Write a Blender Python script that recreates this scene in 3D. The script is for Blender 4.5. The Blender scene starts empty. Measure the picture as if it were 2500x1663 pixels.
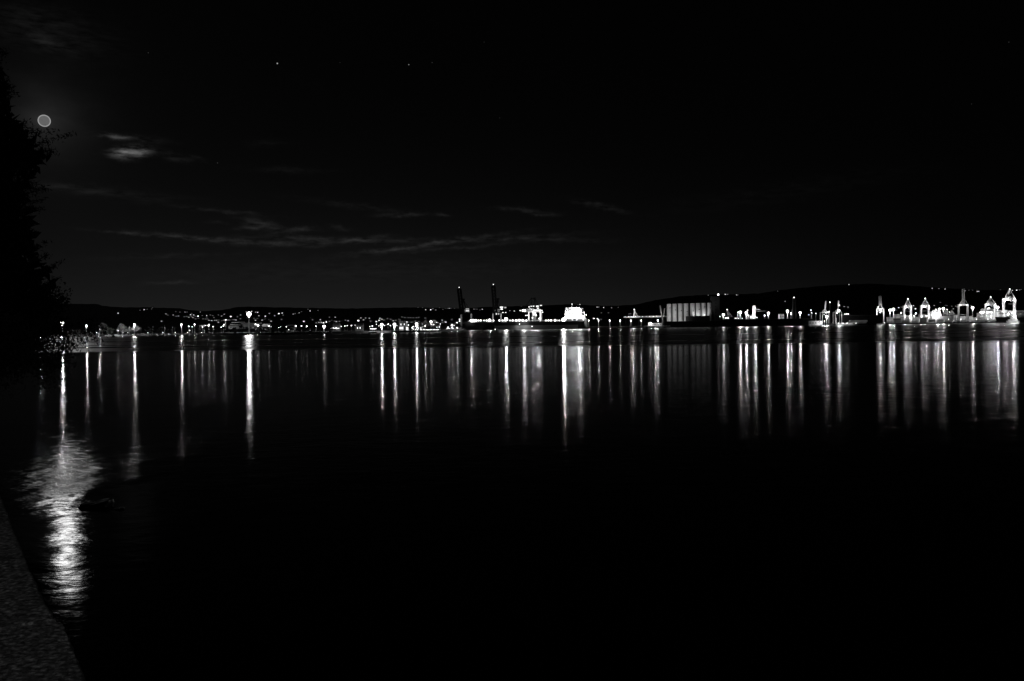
import bpy, math, random
import numpy as np
from mathutils import Vector, Matrix

R_ = math.radians
random.seed(7)
scene = bpy.context.scene
col = scene.collection

# ------------------------------------------------------------------ camera
CAMH, FPX, CX, CY = 6.0, 2165.0, 1250.0, 831.5          # photograph pixels, 2500 wide
PITCH = math.atan((CY - 795.0) / FPX)
ROLL = R_(0.70)
cam_d = bpy.data.cameras.new('camera')
cam_d.sensor_width = 36.0
cam_d.lens = 36.0 * FPX / 2500.0
cam_d.clip_start = 0.1
cam_d.clip_end = 200000.0
cam = bpy.data.objects.new('camera', cam_d)
col.objects.link(cam)
CM = Matrix.Translation((0, 0, CAMH)) @ Matrix.Rotation(R_(90) - PITCH, 4, 'X') @ Matrix.Rotation(-ROLL, 4, 'Z')
cam.matrix_world = CM
scene.camera = cam
C3 = CM.to_3x3()

def ray(x, y):
    return C3 @ Vector(((x - CX) / FPX, -(y - CY) / FPX, -1.0))
def W(x, y, Y):
    """world point seen at photo pixel (x, y) on the plane world-Y = Y"""
    r = ray(x, y); t = Y / r.y
    return Vector((r.x * t, Y, CAMH + r.z * t))
def G(x, Y, z):
    """world point at pixel column x, distance Y and height z"""
    y = 800.0
    for _ in range(4):
        p = W(x, y, Y); y -= (z - p.z) * FPX / Y
    p = W(x, y, Y); p.z = z
    return p
def onplane(x, y, z):
    r = ray(x, y); t = (z - CAMH) / r.z
    return Vector((r.x * t, r.y * t, z))

# ------------------------------------------------------------------ sky
moon_dir = ray(108, 295).normalized()
moon_el = math.asin(moon_dir.z); moon_az = math.atan2(moon_dir.x, moon_dir.y)
world = bpy.data.worlds.new('World'); scene.world = world; world.use_nodes = True
world.cycles.sampling_method = 'NONE'
wt = world.node_tree; wt.nodes.clear()
def wn(t, **k):
    n = wt.nodes.new(t)
    for a, v in k.items(): setattr(n, a, v)
    return n
def wm(op, a, b=None, c=None, clamp=False):
    n = wn('ShaderNodeMath', operation=op); n.use_clamp = clamp
    for i, v in enumerate((a, b, c)):
        if v is None: continue
        if isinstance(v, (int, float)): n.inputs[i].default_value = v
        else: wt.links.new(v, n.inputs[i])
    return n.outputs[0]
tc = wn('ShaderNodeTexCoord'); sep = wn('ShaderNodeSeparateXYZ')
DIR = tc.outputs['Generated']
wt.links.new(DIR, sep.inputs[0])
U = wm('ARCTAN2', sep.outputs[0], sep.outputs[1]); V = wm('ARCSINE', sep.outputs[2])
def uv(x, y):
    d = ray(x, y).normalized(); return math.atan2(d.x, d.y), math.asin(d.z)
def wnoise(su, sv, scale, detail=5, rough=0.55, off=0.0):
    cb = wn('ShaderNodeCombineXYZ')
    wt.links.new(wm('MULTIPLY', U, su), cb.inputs[0]); wt.links.new(wm('MULTIPLY', V, sv), cb.inputs[1])
    cb.inputs[2].default_value = off
    n = wn('ShaderNodeTexNoise'); n.inputs['Scale'].default_value = scale
    n.inputs['Detail'].default_value = detail; n.inputs['Roughness'].default_value = rough
    wt.links.new(cb.outputs[0], n.inputs['Vector'])
    return n.outputs[0]
# faint moonlit air (Nishita, made neutral) + town glow near the horizon
sky = wn('ShaderNodeTexSky', sky_type='NISHITA'); sky.sun_disc = False
sky.sun_elevation = moon_el; sky.sun_rotation = moon_az
bw = wn('ShaderNodeRGBToBW'); wt.links.new(sky.outputs[0], bw.inputs[0])
base = wm('MULTIPLY', bw.outputs[0], 0.000025)
vpos = wm('MAXIMUM', V, 0.0)
glow = wm('EXPONENT', wm('MULTIPLY', vpos, -1.0 / R_(3.9)))
u0 = uv(820, 700)[0]
du = wm('DIVIDE', wm('SUBTRACT', U, u0), R_(20))
az = wm('ADD', wm('MULTIPLY', wm('EXPONENT', wm('MULTIPLY', wm('MULTIPLY', du, du), -0.5)), 0.90), 0.10)
total = wm('ADD', wm('MULTIPLY', wm('MULTIPLY', glow, az), 0.0140), base)
total = wm('ADD', total, 0.0004)
# moon aureole in thin cloud
dm = wn('ShaderNodeVectorMath', operation='DISTANCE'); wt.links.new(DIR, dm.inputs[0]); dm.inputs[1].default_value = moon_dir
hal = wm('EXPONENT', wm('MULTIPLY', dm.outputs['Value'], -1.0 / R_(1.1)))
hal2 = wm('EXPONENT', wm('MULTIPLY', dm.outputs['Value'], -1.0 / R_(5.0)))
hn = wnoise(30, 60, 1.0, 4, 0.5, 9.0)
total = wm('ADD', total, wm('MULTIPLY', wm('MULTIPLY', hal, 0.024), wm('ADD', hn, 0.35)))
total = wm('ADD', total, wm('MULTIPLY', hal2, 0.0011))
# clouds: soft ellipses broken up by stretched noise
nd1 = wm('SUBTRACT', wnoise(40, 110, 1.0, 6, 0.62, 1.0), 0.5)
nd2 = wm('SUBTRACT', wnoise(60, 60, 1.0, 6, 0.62, 4.0), 0.5)
Uw = wm('ADD', U, wm('MULTIPLY', nd1, R_(1.6))); Vw = wm('ADD', V, wm('MULTIPLY', nd2, R_(0.55)))
nbrk = wm('MULTIPLY', wm('SUBTRACT', wnoise(45, 190, 1.0, 7, 0.6, 2.0), 0.36), 3.4, clamp=True)
CL = [  # x, y, half-width, half-height, tilt (deg, + = right end up), linear peak
    (322, 371, 30, 9, 6, 0.19), (300, 377, 20, 8, 0, 0.08), (285, 334, 32, 4, -3, 0.055), (330, 339, 60, 7, 0, 0.012),
    (425, 382, 24, 9, -10, 0.014), (470, 388, 30, 5, -5, 0.008), (630, 545, 36, 9, -8, 0.034), (618, 556, 30, 5, 4, 0.030), (672, 563, 18, 6, 0, 0.022),
    (727, 562, 34, 5, 4, 0.032), (545, 515, 85, 4, -4, 0.017), (525, 543, 20, 3, 0, 0.012),
    (340, 572, 75, 3.2, -4, 0.036), (470, 582, 95, 5, -5, 0.036), (640, 592, 110, 4.5, -3, 0.036), (770, 584, 120, 6, -1, 0.030),
    (890, 590, 120, 4.5, 2, 0.030), (930, 612, 70, 4, 5, 0.026), (1010, 602, 90, 4.5, 8, 0.028), (1110, 588, 110, 4.5, 8, 0.028),
    (1230, 583, 130, 4.5, 3, 0.020), (1330, 586, 110, 5, -1, 0.014), (1120, 605, 180, 4, 4, 0.014),
    (905, 582, 40, 5, 6, 0.022), (978, 524, 40, 4.5, 2, 0.030), (1076, 526, 16, 3, 0, 0.018),
    (1270, 513, 52, 5, -6, 0.020), (1320, 521, 28, 4, -6, 0.017), (1440, 499, 40, 6, -12, 0.013), (1490, 508, 40, 5, -14, 0.012),
    (870, 503, 100, 6, -6, 0.010), (830, 556, 22, 4, -12, 0.016), (410, 625, 120, 5, 3, 0.010), (420, 690, 45, 4, 3, 0.018),
    (260, 470, 140, 12, -4, 0.010), (180, 460, 70, 5, -3, 0.010), (100, 70, 120, 45, -6, 0.0075), (115, 105, 40, 9, -16, 0.010),
    (700, 415, 70, 7, 0, 0.007), (900, 660, 420, 26, 1, 0.006), (1900, 470, 240, 22, 6, 0.0025), (650, 350, 35, 8, 4, 0.006)]
for (x, y, hw, hh, tilt, pk) in CL:
    cu, cv = uv(x, y); sc_ = 1.0 / FPX * (ray(x, y).normalized().y)
    a = R_(tilt); dx = wm('SUBTRACT', Uw, cu); dy = wm('SUBTRACT', Vw, cv)
    p = wm('DIVIDE', wm('ADD', wm('MULTIPLY', dx, math.cos(a)), wm('MULTIPLY', dy, math.sin(a))), hw * sc_)
    q = wm('DIVIDE', wm('SUBTRACT', wm('MULTIPLY', dy, math.cos(a)), wm('MULTIPLY', dx, math.sin(a))), hh * sc_)
    r2 = wm('ADD', wm('MULTIPLY', p, p), wm('MULTIPLY', q, q))
    e = wm('EXPONENT', wm('MULTIPLY', r2, -0.8))
    total = wm('ADD', total, wm('MULTIPLY', wm('MULTIPLY', e, nbrk), pk * (.72 if x < 400 and y < 400 else .45)))
# a few stars
for (x, y, rr, pk) in ((677, 155, .034, 1.6), (998, 158, .026, .9), (1055, 153, .026, .10), (531, 398, .026, .12), (362, 129, .026, .10),
                       (1182, 103, .03, .04), (1220, 288, .026, .05), (2463, 103, .026, .08), (2372, 254, .026, .05), (830, 153, .026, .05)):
    v = wn('ShaderNodeVectorMath', operation='DISTANCE'); wt.links.new(DIR, v.inputs[0]); v.inputs[1].default_value = ray(x, y).normalized()
    f = wm('SUBTRACT', 1.0, wm('DIVIDE', v.outputs['Value'], R_(rr * 1.5)), clamp=True)
    total = wm('ADD', total, wm('MULTIPLY', f, pk * .4))
bg = wn('ShaderNodeBackground'); bg.inputs['Strength'].default_value = 1.0
wo = wn('ShaderNodeOutputWorld')
wt.links.new(total, bg.inputs['Color']); wt.links.new(bg.outputs[0], wo.inputs[0])

# ------------------------------------------------------------------ moonlight (the one sun lamp)
sun_d = bpy.data.lights.new('moonlight', 'SUN'); sun_d.energy = 0.0060; sun_d.angle = R_(0.6)
sun = bpy.data.objects.new('moonlight', sun_d); col.objects.link(sun)
saz = moon_az + R_(0.75)
sd = Vector((math.sin(saz), math.cos(saz), 0))
sel = moon_el + R_(0.45)
sdir = Vector((sd.x * math.cos(sel), sd.y * math.cos(sel), math.sin(sel)))
sun.rotation_euler = sdir.to_track_quat('Z', 'Y').to_euler()
sun.location = (0, 0, 60)

# ------------------------------------------------------------------ exposure / render settings
vs = scene.view_settings
vs.view_transform = 'Standard'; vs.look = 'None'; vs.exposure = 0.0; vs.gamma = 1.0; vs.use_curve_mapping = False
scene.render.engine = 'CYCLES'
cy = scene.cycles
cy.use_denoising = True
cy.use_adaptive_sampling = False
cy.use_light_tree = True
cy.max_bounces = 5; cy.diffuse_bounces = 2; cy.glossy_bounces = 3; cy.transmission_bounces = 3
cy.sample_clamp_indirect = 3.0
cy.caustics_reflective = False; cy.caustics_refractive = False
cy.light_sampling_threshold = 0.0

# ------------------------------------------------------------------ materials
MATS = {}
def mat(name, v, rough=0.6, scale=1.0, var=0.25, metal=0.0, bump=0.0, spec=0.5):
    if name in MATS: return MATS[name]
    m = bpy.data.materials.new(name); m.use_nodes = True; t = m.node_tree
    b = t.nodes['Principled BSDF']
    c = t.nodes.new('ShaderNodeTexCoord'); n = t.nodes.new('ShaderNodeTexNoise')
    n.inputs['Scale'].default_value = scale; n.inputs['Detail'].default_value = 6; n.inputs['Roughness'].default_value = 0.6
    t.links.new(c.outputs['Object'], n.inputs['Vector'])
    mr = t.nodes.new('ShaderNodeMapRange')
    mr.inputs['From Min'].default_value = 0.3; mr.inputs['From Max'].default_value = 0.7
    mr.inputs['To Min'].default_value = v * (1 - var); mr.inputs['To Max'].default_value = min(0.95, v * (1 + var))
    t.links.new(n.outputs[0], mr.inputs[0]); t.links.new(mr.outputs[0], b.inputs['Base Color'])
    b.inputs['Roughness'].default_value = rough; b.inputs['Metallic'].default_value = metal
    b.inputs['Specular IOR Level'].default_value = spec
    if bump:
        bp = t.nodes.new('ShaderNodeBump'); bp.inputs['Strength'].default_value = bump; bp.inputs['Distance'].default_value = 0.02
        t.links.new(n.outputs[0], bp.inputs['Height']); t.links.new(bp.outputs[0], b.inputs['Normal'])
    MATS[name] = m; return m
def glowmat(e):
    k = 'lamp_glow_%g' % e
    if k in MATS: return MATS[k]
    m = bpy.data.materials.new(k); m.use_nodes = True; t = m.node_tree; t.nodes.clear()
    c = t.nodes.new('ShaderNodeTexCoord'); n = t.nodes.new('ShaderNodeTexNoise'); n.inputs['Scale'].default_value = 0.7
    t.links.new(c.outputs['Object'], n.inputs['Vector'])
    ma = t.nodes.new('ShaderNodeMath'); ma.operation = 'MULTIPLY_ADD'; ma.inputs[1].default_value = 0.4 * e; ma.inputs[2].default_value = 0.8 * e
    t.links.new(n.outputs[0], ma.inputs[0])
    em = t.nodes.new('ShaderNodeEmission'); t.links.new(ma.outputs[0], em.inputs['Strength'])
    o = t.nodes.new('ShaderNodeOutputMaterial'); t.links.new(em.outputs[0], o.inputs[0])
    m.cycles.emission_sampling = 'NONE'
    MATS[k] = m; return m
M_STEEL = mat('grey_steel_paint', 0.30, 0.5, 0.3)
M_BLACK = mat('black_crane_paint', 0.003, 0.9, 0.3, spec=0.0)
M_WHITE = mat('white_paint', 0.72, 0.5, 0.2, 0.12)
M_LIGHT = mat('light_crane_paint', 0.55, 0.5, 0.3, 0.15)
M_DARK = mat('dark_steel', 0.012, 0.8, 0.3, spec=0.03)
M_HULL = mat('black_hull_paint', 0.018, 0.6, 0.15, 0.4, spec=0.08)
M_BOOT = mat('boot_topping', 0.13, 0.6, 0.12, 0.35)
M_CONC = mat('concrete', 0.30, 0.85, 0.15, 0.25)
M_DCONC = mat('dark_concrete', 0.03, 0.9, 0.2, 0.3)
M_ROOF = mat('roof_sheet', 0.10, 0.8, 0.4)
M_BARK = mat('bark', 0.05, 0.9, 3.0, 0.4)
M_BLACKROOM = mat('dark_glass', 0.02, 0.25, 0.5)

# ------------------------------------------------------------------ mesh builder
class MB:
    def __init__(s): s.v = []; s.f = []
    def add(s, vs, fs):
        n = len(s.v); s.v += [tuple(p) for p in vs]; s.f += [tuple(i + n for i in f) for f in fs]; return s
    def box(s, c, d, rz=0.0):
        cx, cy_, cz = c; hx, hy, hz = d[0] / 2, d[1] / 2, d[2] / 2; ca, sa = math.cos(rz), math.sin(rz); vs = []
        for z in (-hz, hz):
            for x, y in ((-hx, -hy), (hx, -hy), (hx, hy), (-hx, hy)):
                vs.append((cx + x * ca - y * sa, cy_ + x * sa + y * ca, cz + z))
        return s.add(vs, [(0, 3, 2, 1), (4, 5, 6, 7), (0, 1, 5, 4), (1, 2, 6, 5), (2, 3, 7, 6), (3, 0, 4, 7)])
    def bar(s, a, b, w, h=None):
        return s.cyl(a, b, w * 0.7071, (h or w) * 0.7071, 4)
    def cyl(s, a, b, r1, r2=None, n=8):
        a, b = Vector(a), Vector(b); r2 = r1 if r2 is None else r2
        d = (b - a).normalized(); up = Vector((0, 0, 1)) if abs(d.z) < 0.9 else Vector((0, 1, 0))
        e1 = d.cross(up).normalized(); e2 = d.cross(e1).normalized(); vs = []
        for p, r in ((a, r1), (b, r2)):
            for i in range(n):
                t = 2 * math.pi * (i + 0.5) / n; vs.append(p + e1 * (r * math.cos(t)) + e2 * (r * math.sin(t)))
        fs = [(i, (i + 1) % n, n + (i + 1) % n, n + i) for i in range(n)] + [tuple(range(n))[::-1], tuple(range(n, 2 * n))]
        return s.add(vs, fs)
    def ball(s, c, r, n=8, m=5, sz=1.0):
        vs = [(c[0], c[1], c[2] - r * sz)]
        for j in range(1, m):
            t = -math.pi / 2 + math.pi * j / m
            for i in range(n):
                a = 2 * math.pi * i / n; vs.append((c[0] + r * math.cos(t) * math.cos(a), c[1] + r * math.cos(t) * math.sin(a), c[2] + r * sz * math.sin(t)))
        vs.append((c[0], c[1], c[2] + r * sz)); fs = [(0, 1 + (i + 1) % n, 1 + i) for i in range(n)]
        for j in range(m - 2):
            for i in range(n):
                fs.append((1 + j * n + i, 1 + j * n + (i + 1) % n, 1 + (j + 1) * n + (i + 1) % n, 1 + (j + 1) * n + i))
        k = 1 + (m - 2) * n; fs += [(k + i, k + (i + 1) % n, len(vs) - 1) for i in range(n)]
        return s.add(vs, fs)
    def prism(s, pts, z0, z1):
        n = len(pts); vs = [(p[0], p[1], z0) for p in pts] + [(p[0], p[1], z1) for p in pts]
        return s.add(vs, [tuple(range(n))[::-1], tuple(range(n, 2 * n))] + [(i, (i + 1) % n, n + (i + 1) % n, n + i) for i in range(n)])
    def lattice(s, a, b, w, t, seg, up=(0, 0, 1)):
        """square lattice beam of width w between a and b, member thickness t"""
        a, b = Vector(a), Vector(b); d = (b - a).normalized(); e1 = d.cross(Vector(up)).normalized()
        e2 = d.cross(e1).normalized(); cs = [e1 * (w / 2) * i + e2 * (w / 2) * j for i, j in ((1, 1), (1, -1), (-1, -1), (-1, 1))]
        for c in cs: s.bar(a + c, b + c, t)
        for k in range(seg):
            p = a + (b - a) * (k / seg); q = a + (b - a) * ((k + 1) / seg)
            for i in range(4):
                c0, c1 = cs[i], cs[(i + 1) % 4]
                s.bar(p + (c0 if k % 2 else c1), q + (c1 if k % 2 else c0), t * 0.7)
                s.bar(q + c0, q + c1, t * 0.7)
        return s
def meshobj(name, mb, m, parent=None, origin=(0, 0, 0), smooth=False):
    o3 = Vector(origin); me = bpy.data.meshes.new(name)
    me.from_pydata([(v[0] - o3.x, v[1] - o3.y, v[2] - o3.z) for v in mb.v], [], mb.f)
    me.materials.append(m); me.validate()
    if smooth: me.shade_smooth()
    o = bpy.data.objects.new(name, me); col.objects.link(o)
    if parent: o.parent = parent
    else: o.location = o3
    return o
def tag(o, label, cat, group=None):
    o['label'] = label; o['category'] = cat
    if group: o['group'] = group
    return o
def thing(name, label, cat, loc, group=None, rz=0.0):
    o = bpy.data.objects.new(name, None); col.objects.link(o); o.location = loc; o.rotation_euler = (0, 0, rz); o.empty_display_size = 1
    return tag(o, label, cat, group)
def part(t, name, mb, m, parent=None, smooth=False):
    """mesh given in world coordinates, made a child of thing t (or of its part)"""
    return meshobj(name, mb, m, parent or t, t.location, smooth)
def copy_tree(o, parent=None):
    c = o.copy(); col.objects.link(c); c.parent = parent
    for ch in o.children: copy_tree(ch, c)
    return c
def structure(name, mb, m, smooth=False):
    o = meshobj(name, mb, m, smooth=smooth); o['kind'] = 'structure'; return o
def pointlight(parent, wpos, inten, r=0.35, origin=None):
    l = bpy.data.lights.new('lamp_light', 'POINT'); l.energy = 4 * math.pi * inten; l.shadow_soft_size = r
    o = bpy.data.objects.new('lamp_light', l); col.objects.link(o); o.parent = parent
    o.location = Vector(wpos) - Vector(parent.location); return o
def spotlight(parent, wpos, target, inten, deg, r=0.3, blend=0.6):
    l = bpy.data.lights.new('lamp_light', 'SPOT'); l.energy = 4 * math.pi * inten; l.shadow_soft_size = r
    l.spot_size = R_(deg); l.spot_blend = blend
    o = bpy.data.objects.new('lamp_light', l); col.objects.link(o); o.parent = parent
    o.location = Vector(wpos) - Vector(parent.location)
    o.rotation_euler = (Vector(wpos) - Vector(target)).to_track_quat('Z', 'Y').to_euler(); return o
def px(n, Y): return n * Y / FPX

# ------------------------------------------------------------------ the setting: water
def make_water():
    m = bpy.data.materials.new('sea_water'); m.use_nodes = True; t = m.node_tree; t.nodes.clear()
    def N(k, **a):
        n = t.nodes.new(k)
        for p, v in a.items(): setattr(n, p, v)
        return n
    def mth(op, a, b=None, c=None, clamp=False):
        n = N('ShaderNodeMath', operation=op); n.use_clamp = clamp
        for i, v in enumerate((a, b, c)):
            if v is None: continue
            if isinstance(v, (int, float)): n.inputs[i].default_value = v
            else: t.links.new(v, n.inputs[i])
        return n.outputs[0]
    geo = N('ShaderNodeNewGeometry'); sp = N('ShaderNodeSeparateXYZ'); t.links.new(geo.outputs['Position'], sp.inputs[0])
    def noise(sx, sy, sc, det, off=0.0, rough=0.5, rot=0.0):
        mp = N('ShaderNodeMapping'); mp.inputs['Scale'].default_value = (sx, sy, 1); mp.inputs['Location'].default_value = (off, off, 0)
        mp.inputs['Rotation'].default_value = (0, 0, rot)
        t.links.new(geo.outputs['Position'], mp.inputs[0])
        n = N('ShaderNodeTexNoise'); n.inputs['Scale'].default_value = sc; n.inputs['Detail'].default_value = det; n.inputs['Roughness'].default_value = rough
        t.links.new(mp.outputs[0], n.inputs[0]); return n.outputs[0]
    # wind-roughened water near the promenade, slicks and cat's-paws out towards the quays
    far = N('ShaderNodeMapRange', interpolation_type='SMOOTHSTEP'); far.inputs['From Min'].default_value = 255; far.inputs['From Max'].default_value = 300
    t.links.new(mth('ADD', sp.outputs[1], mth('MULTIPLY', noise(.004, .002, 1, 2), 60)), far.inputs[0])
    band = mth('MULTIPLY', mth('SUBTRACT', noise(.0008, .020, 1, 4, 3.0, .6), 0.52), 6.0, clamp=True)
    r_far = mth('MULTIPLY_ADD', band, -0.23, 0.33)
    r_near = mth('MULTIPLY_ADD', noise(.02, .05, 1, 3), 0.05, 0.095)
    nr = N('ShaderNodeMapRange', interpolation_type='SMOOTHSTEP'); nr.inputs['From Min'].default_value = 56; nr.inputs['From Max'].default_value = 42
    t.links.new(sp.outputs[1], nr.inputs[0])
    yq = mth('DIVIDE', mth('SUBTRACT', sp.outputs[1], 35.5), 5.5); gq = mth('EXPONENT', mth('MULTIPLY', mth('MULTIPLY', yq, yq), -1.0))
    ruf = mth('MULTIPLY', nr.outputs[0], mth('MULTIPLY_ADD', gq, 0.75, 0.25))          # water ruffled round the boulder off the wall
    xm = N('ShaderNodeMapRange', interpolation_type='SMOOTHSTEP'); xm.inputs['From Min'].default_value = -12.5; xm.inputs['From Max'].default_value = -15.5
    t.links.new(mth('ADD', sp.outputs[0], mth('MULTIPLY', noise(.3, .3, 1, 3, 2.0), 4.0)), xm.inputs[0]); ruf = mth('MULTIPLY', ruf, xm.outputs[0])
    r_near = mth('ADD', r_near, mth('MULTIPLY', ruf, 0.10))
    rr = mth('ADD', mth('MULTIPLY', far.outputs[0], r_far), mth('MULTIPLY', mth('SUBTRACT', 1.0, far.outputs[0]), r_near))
    h = mth('MULTIPLY', noise(1.0, 1.6, 1.1, 3, 1.0, .5, .25), 0.16)
    h = mth('ADD', h, mth('MULTIPLY', noise(1.0, 2.2, 4.5, 3, 5.0, .55, .2), 0.030))
    h = mth('ADD', h, mth('MULTIPLY', noise(1.0, 1.5, .45, 2, 7.0, .5, -.3), 0.26))
    lee = N('ShaderNodeMapRange', interpolation_type='SMOOTHSTEP')
    for i_, v_ in enumerate((33, 26, 1.0, 0.78)): lee.inputs[i_ + 1].default_value = v_
    t.links.new(sp.outputs[1], lee.inputs[0])                                               # calmer in the lee of the wall
    h = mth('ADD', h, mth('MULTIPLY', noise(.42, .24, 1.0, 2, 11.0, .5, .15), 0.24))
    h = mth('MULTIPLY', h, mth('MULTIPLY_ADD', ruf, 3.2, lee.outputs[0]))
    bp = N('ShaderNodeBump'); bp.inputs['Strength'].default_value = 0.082; bp.inputs['Distance'].default_value = 1.0
    t.links.new(h, bp.inputs['Height'])
    gl = N('ShaderNodeBsdfGlossy')
    gl.distribution = 'BECKMANN'; gl.inputs['Color'].default_value = (.52, .52, .52, 1)
    t.links.new(rr, gl.inputs['Roughness']); t.links.new(bp.outputs[0], gl.inputs['Normal'])
    df = N('ShaderNodeBsdfDiffuse'); df.inputs['Color'].default_value = (.004, .004, .004, 1)
    fr = N('ShaderNodeFresnel'); fr.inputs['IOR'].default_value = 1.333; t.links.new(bp.outputs[0], fr.inputs['Normal'])
    mx = N('ShaderNodeMixShader'); t.links.new(fr.outputs[0], mx.inputs[0]); t.links.new(df.outputs[0], mx.inputs[1]); t.links.new(gl.outputs[0], mx.inputs[2])
    o = N('ShaderNodeOutputMaterial'); t.links.new(mx.outputs[0], o.inputs[0])
    return m
structure('water', MB().add([(-6000, -300, 0), (6000, -300, 0), (6000, 6000, 0), (-6000, 6000, 0)], [(0, 1, 2, 3)]), make_water())

# shore and hills (columns of constant bearing)
SHORE = [(-700, 960), (200, 930), (500, 900), (700, 850), (900, 900), (1050, 990), (1120, 1180), (1135, 1338), (1440, 1338), (1640, 1345),
         (1750, 1390), (2050, 1400), (2140, 1440), (2160, 1560), (3200, 1560)]
RIDGE = [(-700, 735), (0, 740), (150, 742), (238, 742), (250, 747), (300, 751), (350, 750), (440, 753), (470, 758), (500, 760), (540, 757), (580, 750),
         (610, 749), (700, 751), (830, 753), (900, 753), (970, 751), (1050, 751), (1120, 753), (1200, 749), (1350, 745), (1400, 743), (1450, 746),
         (1500, 747), (1550, 744), (1600, 733), (1660, 724), (1720, 720), (1850, 717), (1900, 709), (1960, 703), (2000, 699), (2060, 695),
         (2120, 693), (2200, 696), (2300, 703), (2400, 708), (2500, 708), (3200, 720)]
def interp(tab, x): return float(np.interp(x, [a for a, _ in tab], [b for _, b in tab]))
GZ = 2.2
def hill_feet(x): return interp(SHORE, x) + (330 if x < 1640 else 750), 3600.0
def hill_z(x, Y, rnd=True):
    f, r = hill_feet(x); zr = W(x, interp(RIDGE, x), r).z
    s = (Y - f) / (r - f)
    if s <= 0: return GZ
    if s <= 1: return GZ + (zr - GZ) * s ** 1.12
    return zr * max(0.0, 1 - (s - 1) * 1.3)
xs = list(range(-700, 3201, 10))
mb = MB(); nc = len(xs); rows = []
for k in range(4):
    for x in xs:
        y0 = interp(SHORE, x); Y = [y0, y0 + .4, y0 + 60, hill_feet(x)[0] + 30][k]
        p = G(x, Y, 0); mb.v.append((p.x, Y, [-3, GZ - .05, GZ, GZ][k]))
for k in range(3):
    for i in range(nc - 1): mb.f.append((k * nc + i, k * nc + i + 1, (k + 1) * nc + i + 1, (k + 1) * nc + i))
structure('shore', mb, M_DCONC)
mb = MB(); rng = np.random.RandomState(3); NR = 26
for k in range(NR):
    s = [0, .02, .05][k] if k < 3 else .05 + (k - 2) / (NR - 6) * .95
    for x in xs:
        f, r = hill_feet(x); Y = f + (r - f) * s; z = hill_z(x, Y)
        if .04 < s < 1.02: z += rng.uniform(-1.3, 1.3) * (1 if s < .95 else .8)
        p = G(x, Y, z); mb.v.append((p.x, Y, z - (.5 if k == 0 else 0)))
for k in range(NR - 1):
    for i in range(nc - 1): mb.f.append((k * nc + i, k * nc + i + 1, (k + 1) * nc + i + 1, (k + 1) * nc + i))
structure('hills', mb, mat('wooded_hillside', 0.045, 0.95, 0.02, 0.35))

# ------------------------------------------------------------------ lamps
KB = 0.46
def lamp(x, y, Y, b, rpx=3.0, kind='mast', label='', group=None, zb=GZ, cat='lamp', name=None, I=None, em=7.0):
    """lit lamp whose head is seen at pixel (x, y); b = how strongly it lights the water"""
    hd = W(x, y, Y); R = px(rpx, Y) * (.62 if rpx < 3 else .74 if rpx < 4 else .82); base = Vector((hd.x, Y, zb))
    t = thing(name or ('lamp_mast' if kind == 'mast' else 'street_lamp'), label, cat, base, group)
    h = hd.z - zb; wpole = 0.30 if kind == 'mast' else 0.16
    if h > 1.0:
        part(t, 'pole', MB().cyl(base, (hd.x, Y, hd.z - R * .3), wpole * 1.5, wpole, 8), M_STEEL)
        part(t, 'foot', MB().box((hd.x, Y, zb + .3), (wpole * 5, wpole * 5, .6)), M_CONC)
    if kind == 'mast':
        part(t, 'head_frame', MB().cyl((hd.x, Y, hd.z + R * .70), (hd.x, Y, hd.z + R * .86), R * .75, R * .5, 8), M_DARK)
        lan = MB().ball((hd.x, Y, hd.z), R * .92, 10, 6, .85)
    else:
        part(t, 'lamp_cap', MB().cyl((hd.x, Y, hd.z + R * .75), (hd.x, Y, hd.z + R * 1.05), R * .9, R * .3, 8), M_DARK)
        lan = MB().ball((hd.x, Y, hd.z), R, 8, 5, .85)
    part(t, 'lantern', lan, glowmat(em))
    inten = I * .8 if I is not None else b * Y * Y / 256.0 * KB
    if inten > 0: pointlight(t, (hd.x, Y - R * .4, hd.z - R - .35), inten, 0.3)
    return t

# ------------------------------------------------------------------ houses with a lit window on the hillsides
HL = []
def addz(ox, oy, k, pts): HL.extend((ox + a / k, oy + b / k) for a, b in pts)
addz(400, 700, 5.8925, [(173,360),(232,366),(305,366),(335,366),(526,365),(33,390),(58,410),(136,409),(178,427),(208,422),(297,433),(331,429),(360,441),(385,405),
 (400,385),(405,405),(400,428),(430,409),(420,445),(452,427),(493,423),(458,465),(480,452),(497,457),(553,417),(565,463),(605,465),(617,417),(617,437),(632,465),
 (650,485),(669,407),(690,490),(707,417),(722,445),(720,485),(737,485),(760,485),(785,406),(793,485),(785,512),(800,508),(828,407),(832,422),(832,490),(869,397),
 (865,480),(897,475),(925,480),(948,480),(963,430),(993,475),(1015,475),(1038,480),(1060,432),(1104,407),(1103,462),(1187,362),(1264,356),(1320,367),(1350,370),
 (1300,458),(1320,485),(1345,462),(1368,418),(1415,482),(1438,465),(1461,425),(1461,462),(1518,386),(1520,475),(1595,417),(1543,497),(1655,388),(1703,380),
 (1717,410),(1694,472),(1862,395),(1890,387),(1948,377),(1980,360),(2075,325),(2110,335),(2105,350),(2219,342),(2120,455),(2140,475),(2015,500),(2195,520),
 (2230,515),(2252,475),(2260,515),(2298,518),(2330,507)])
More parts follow.
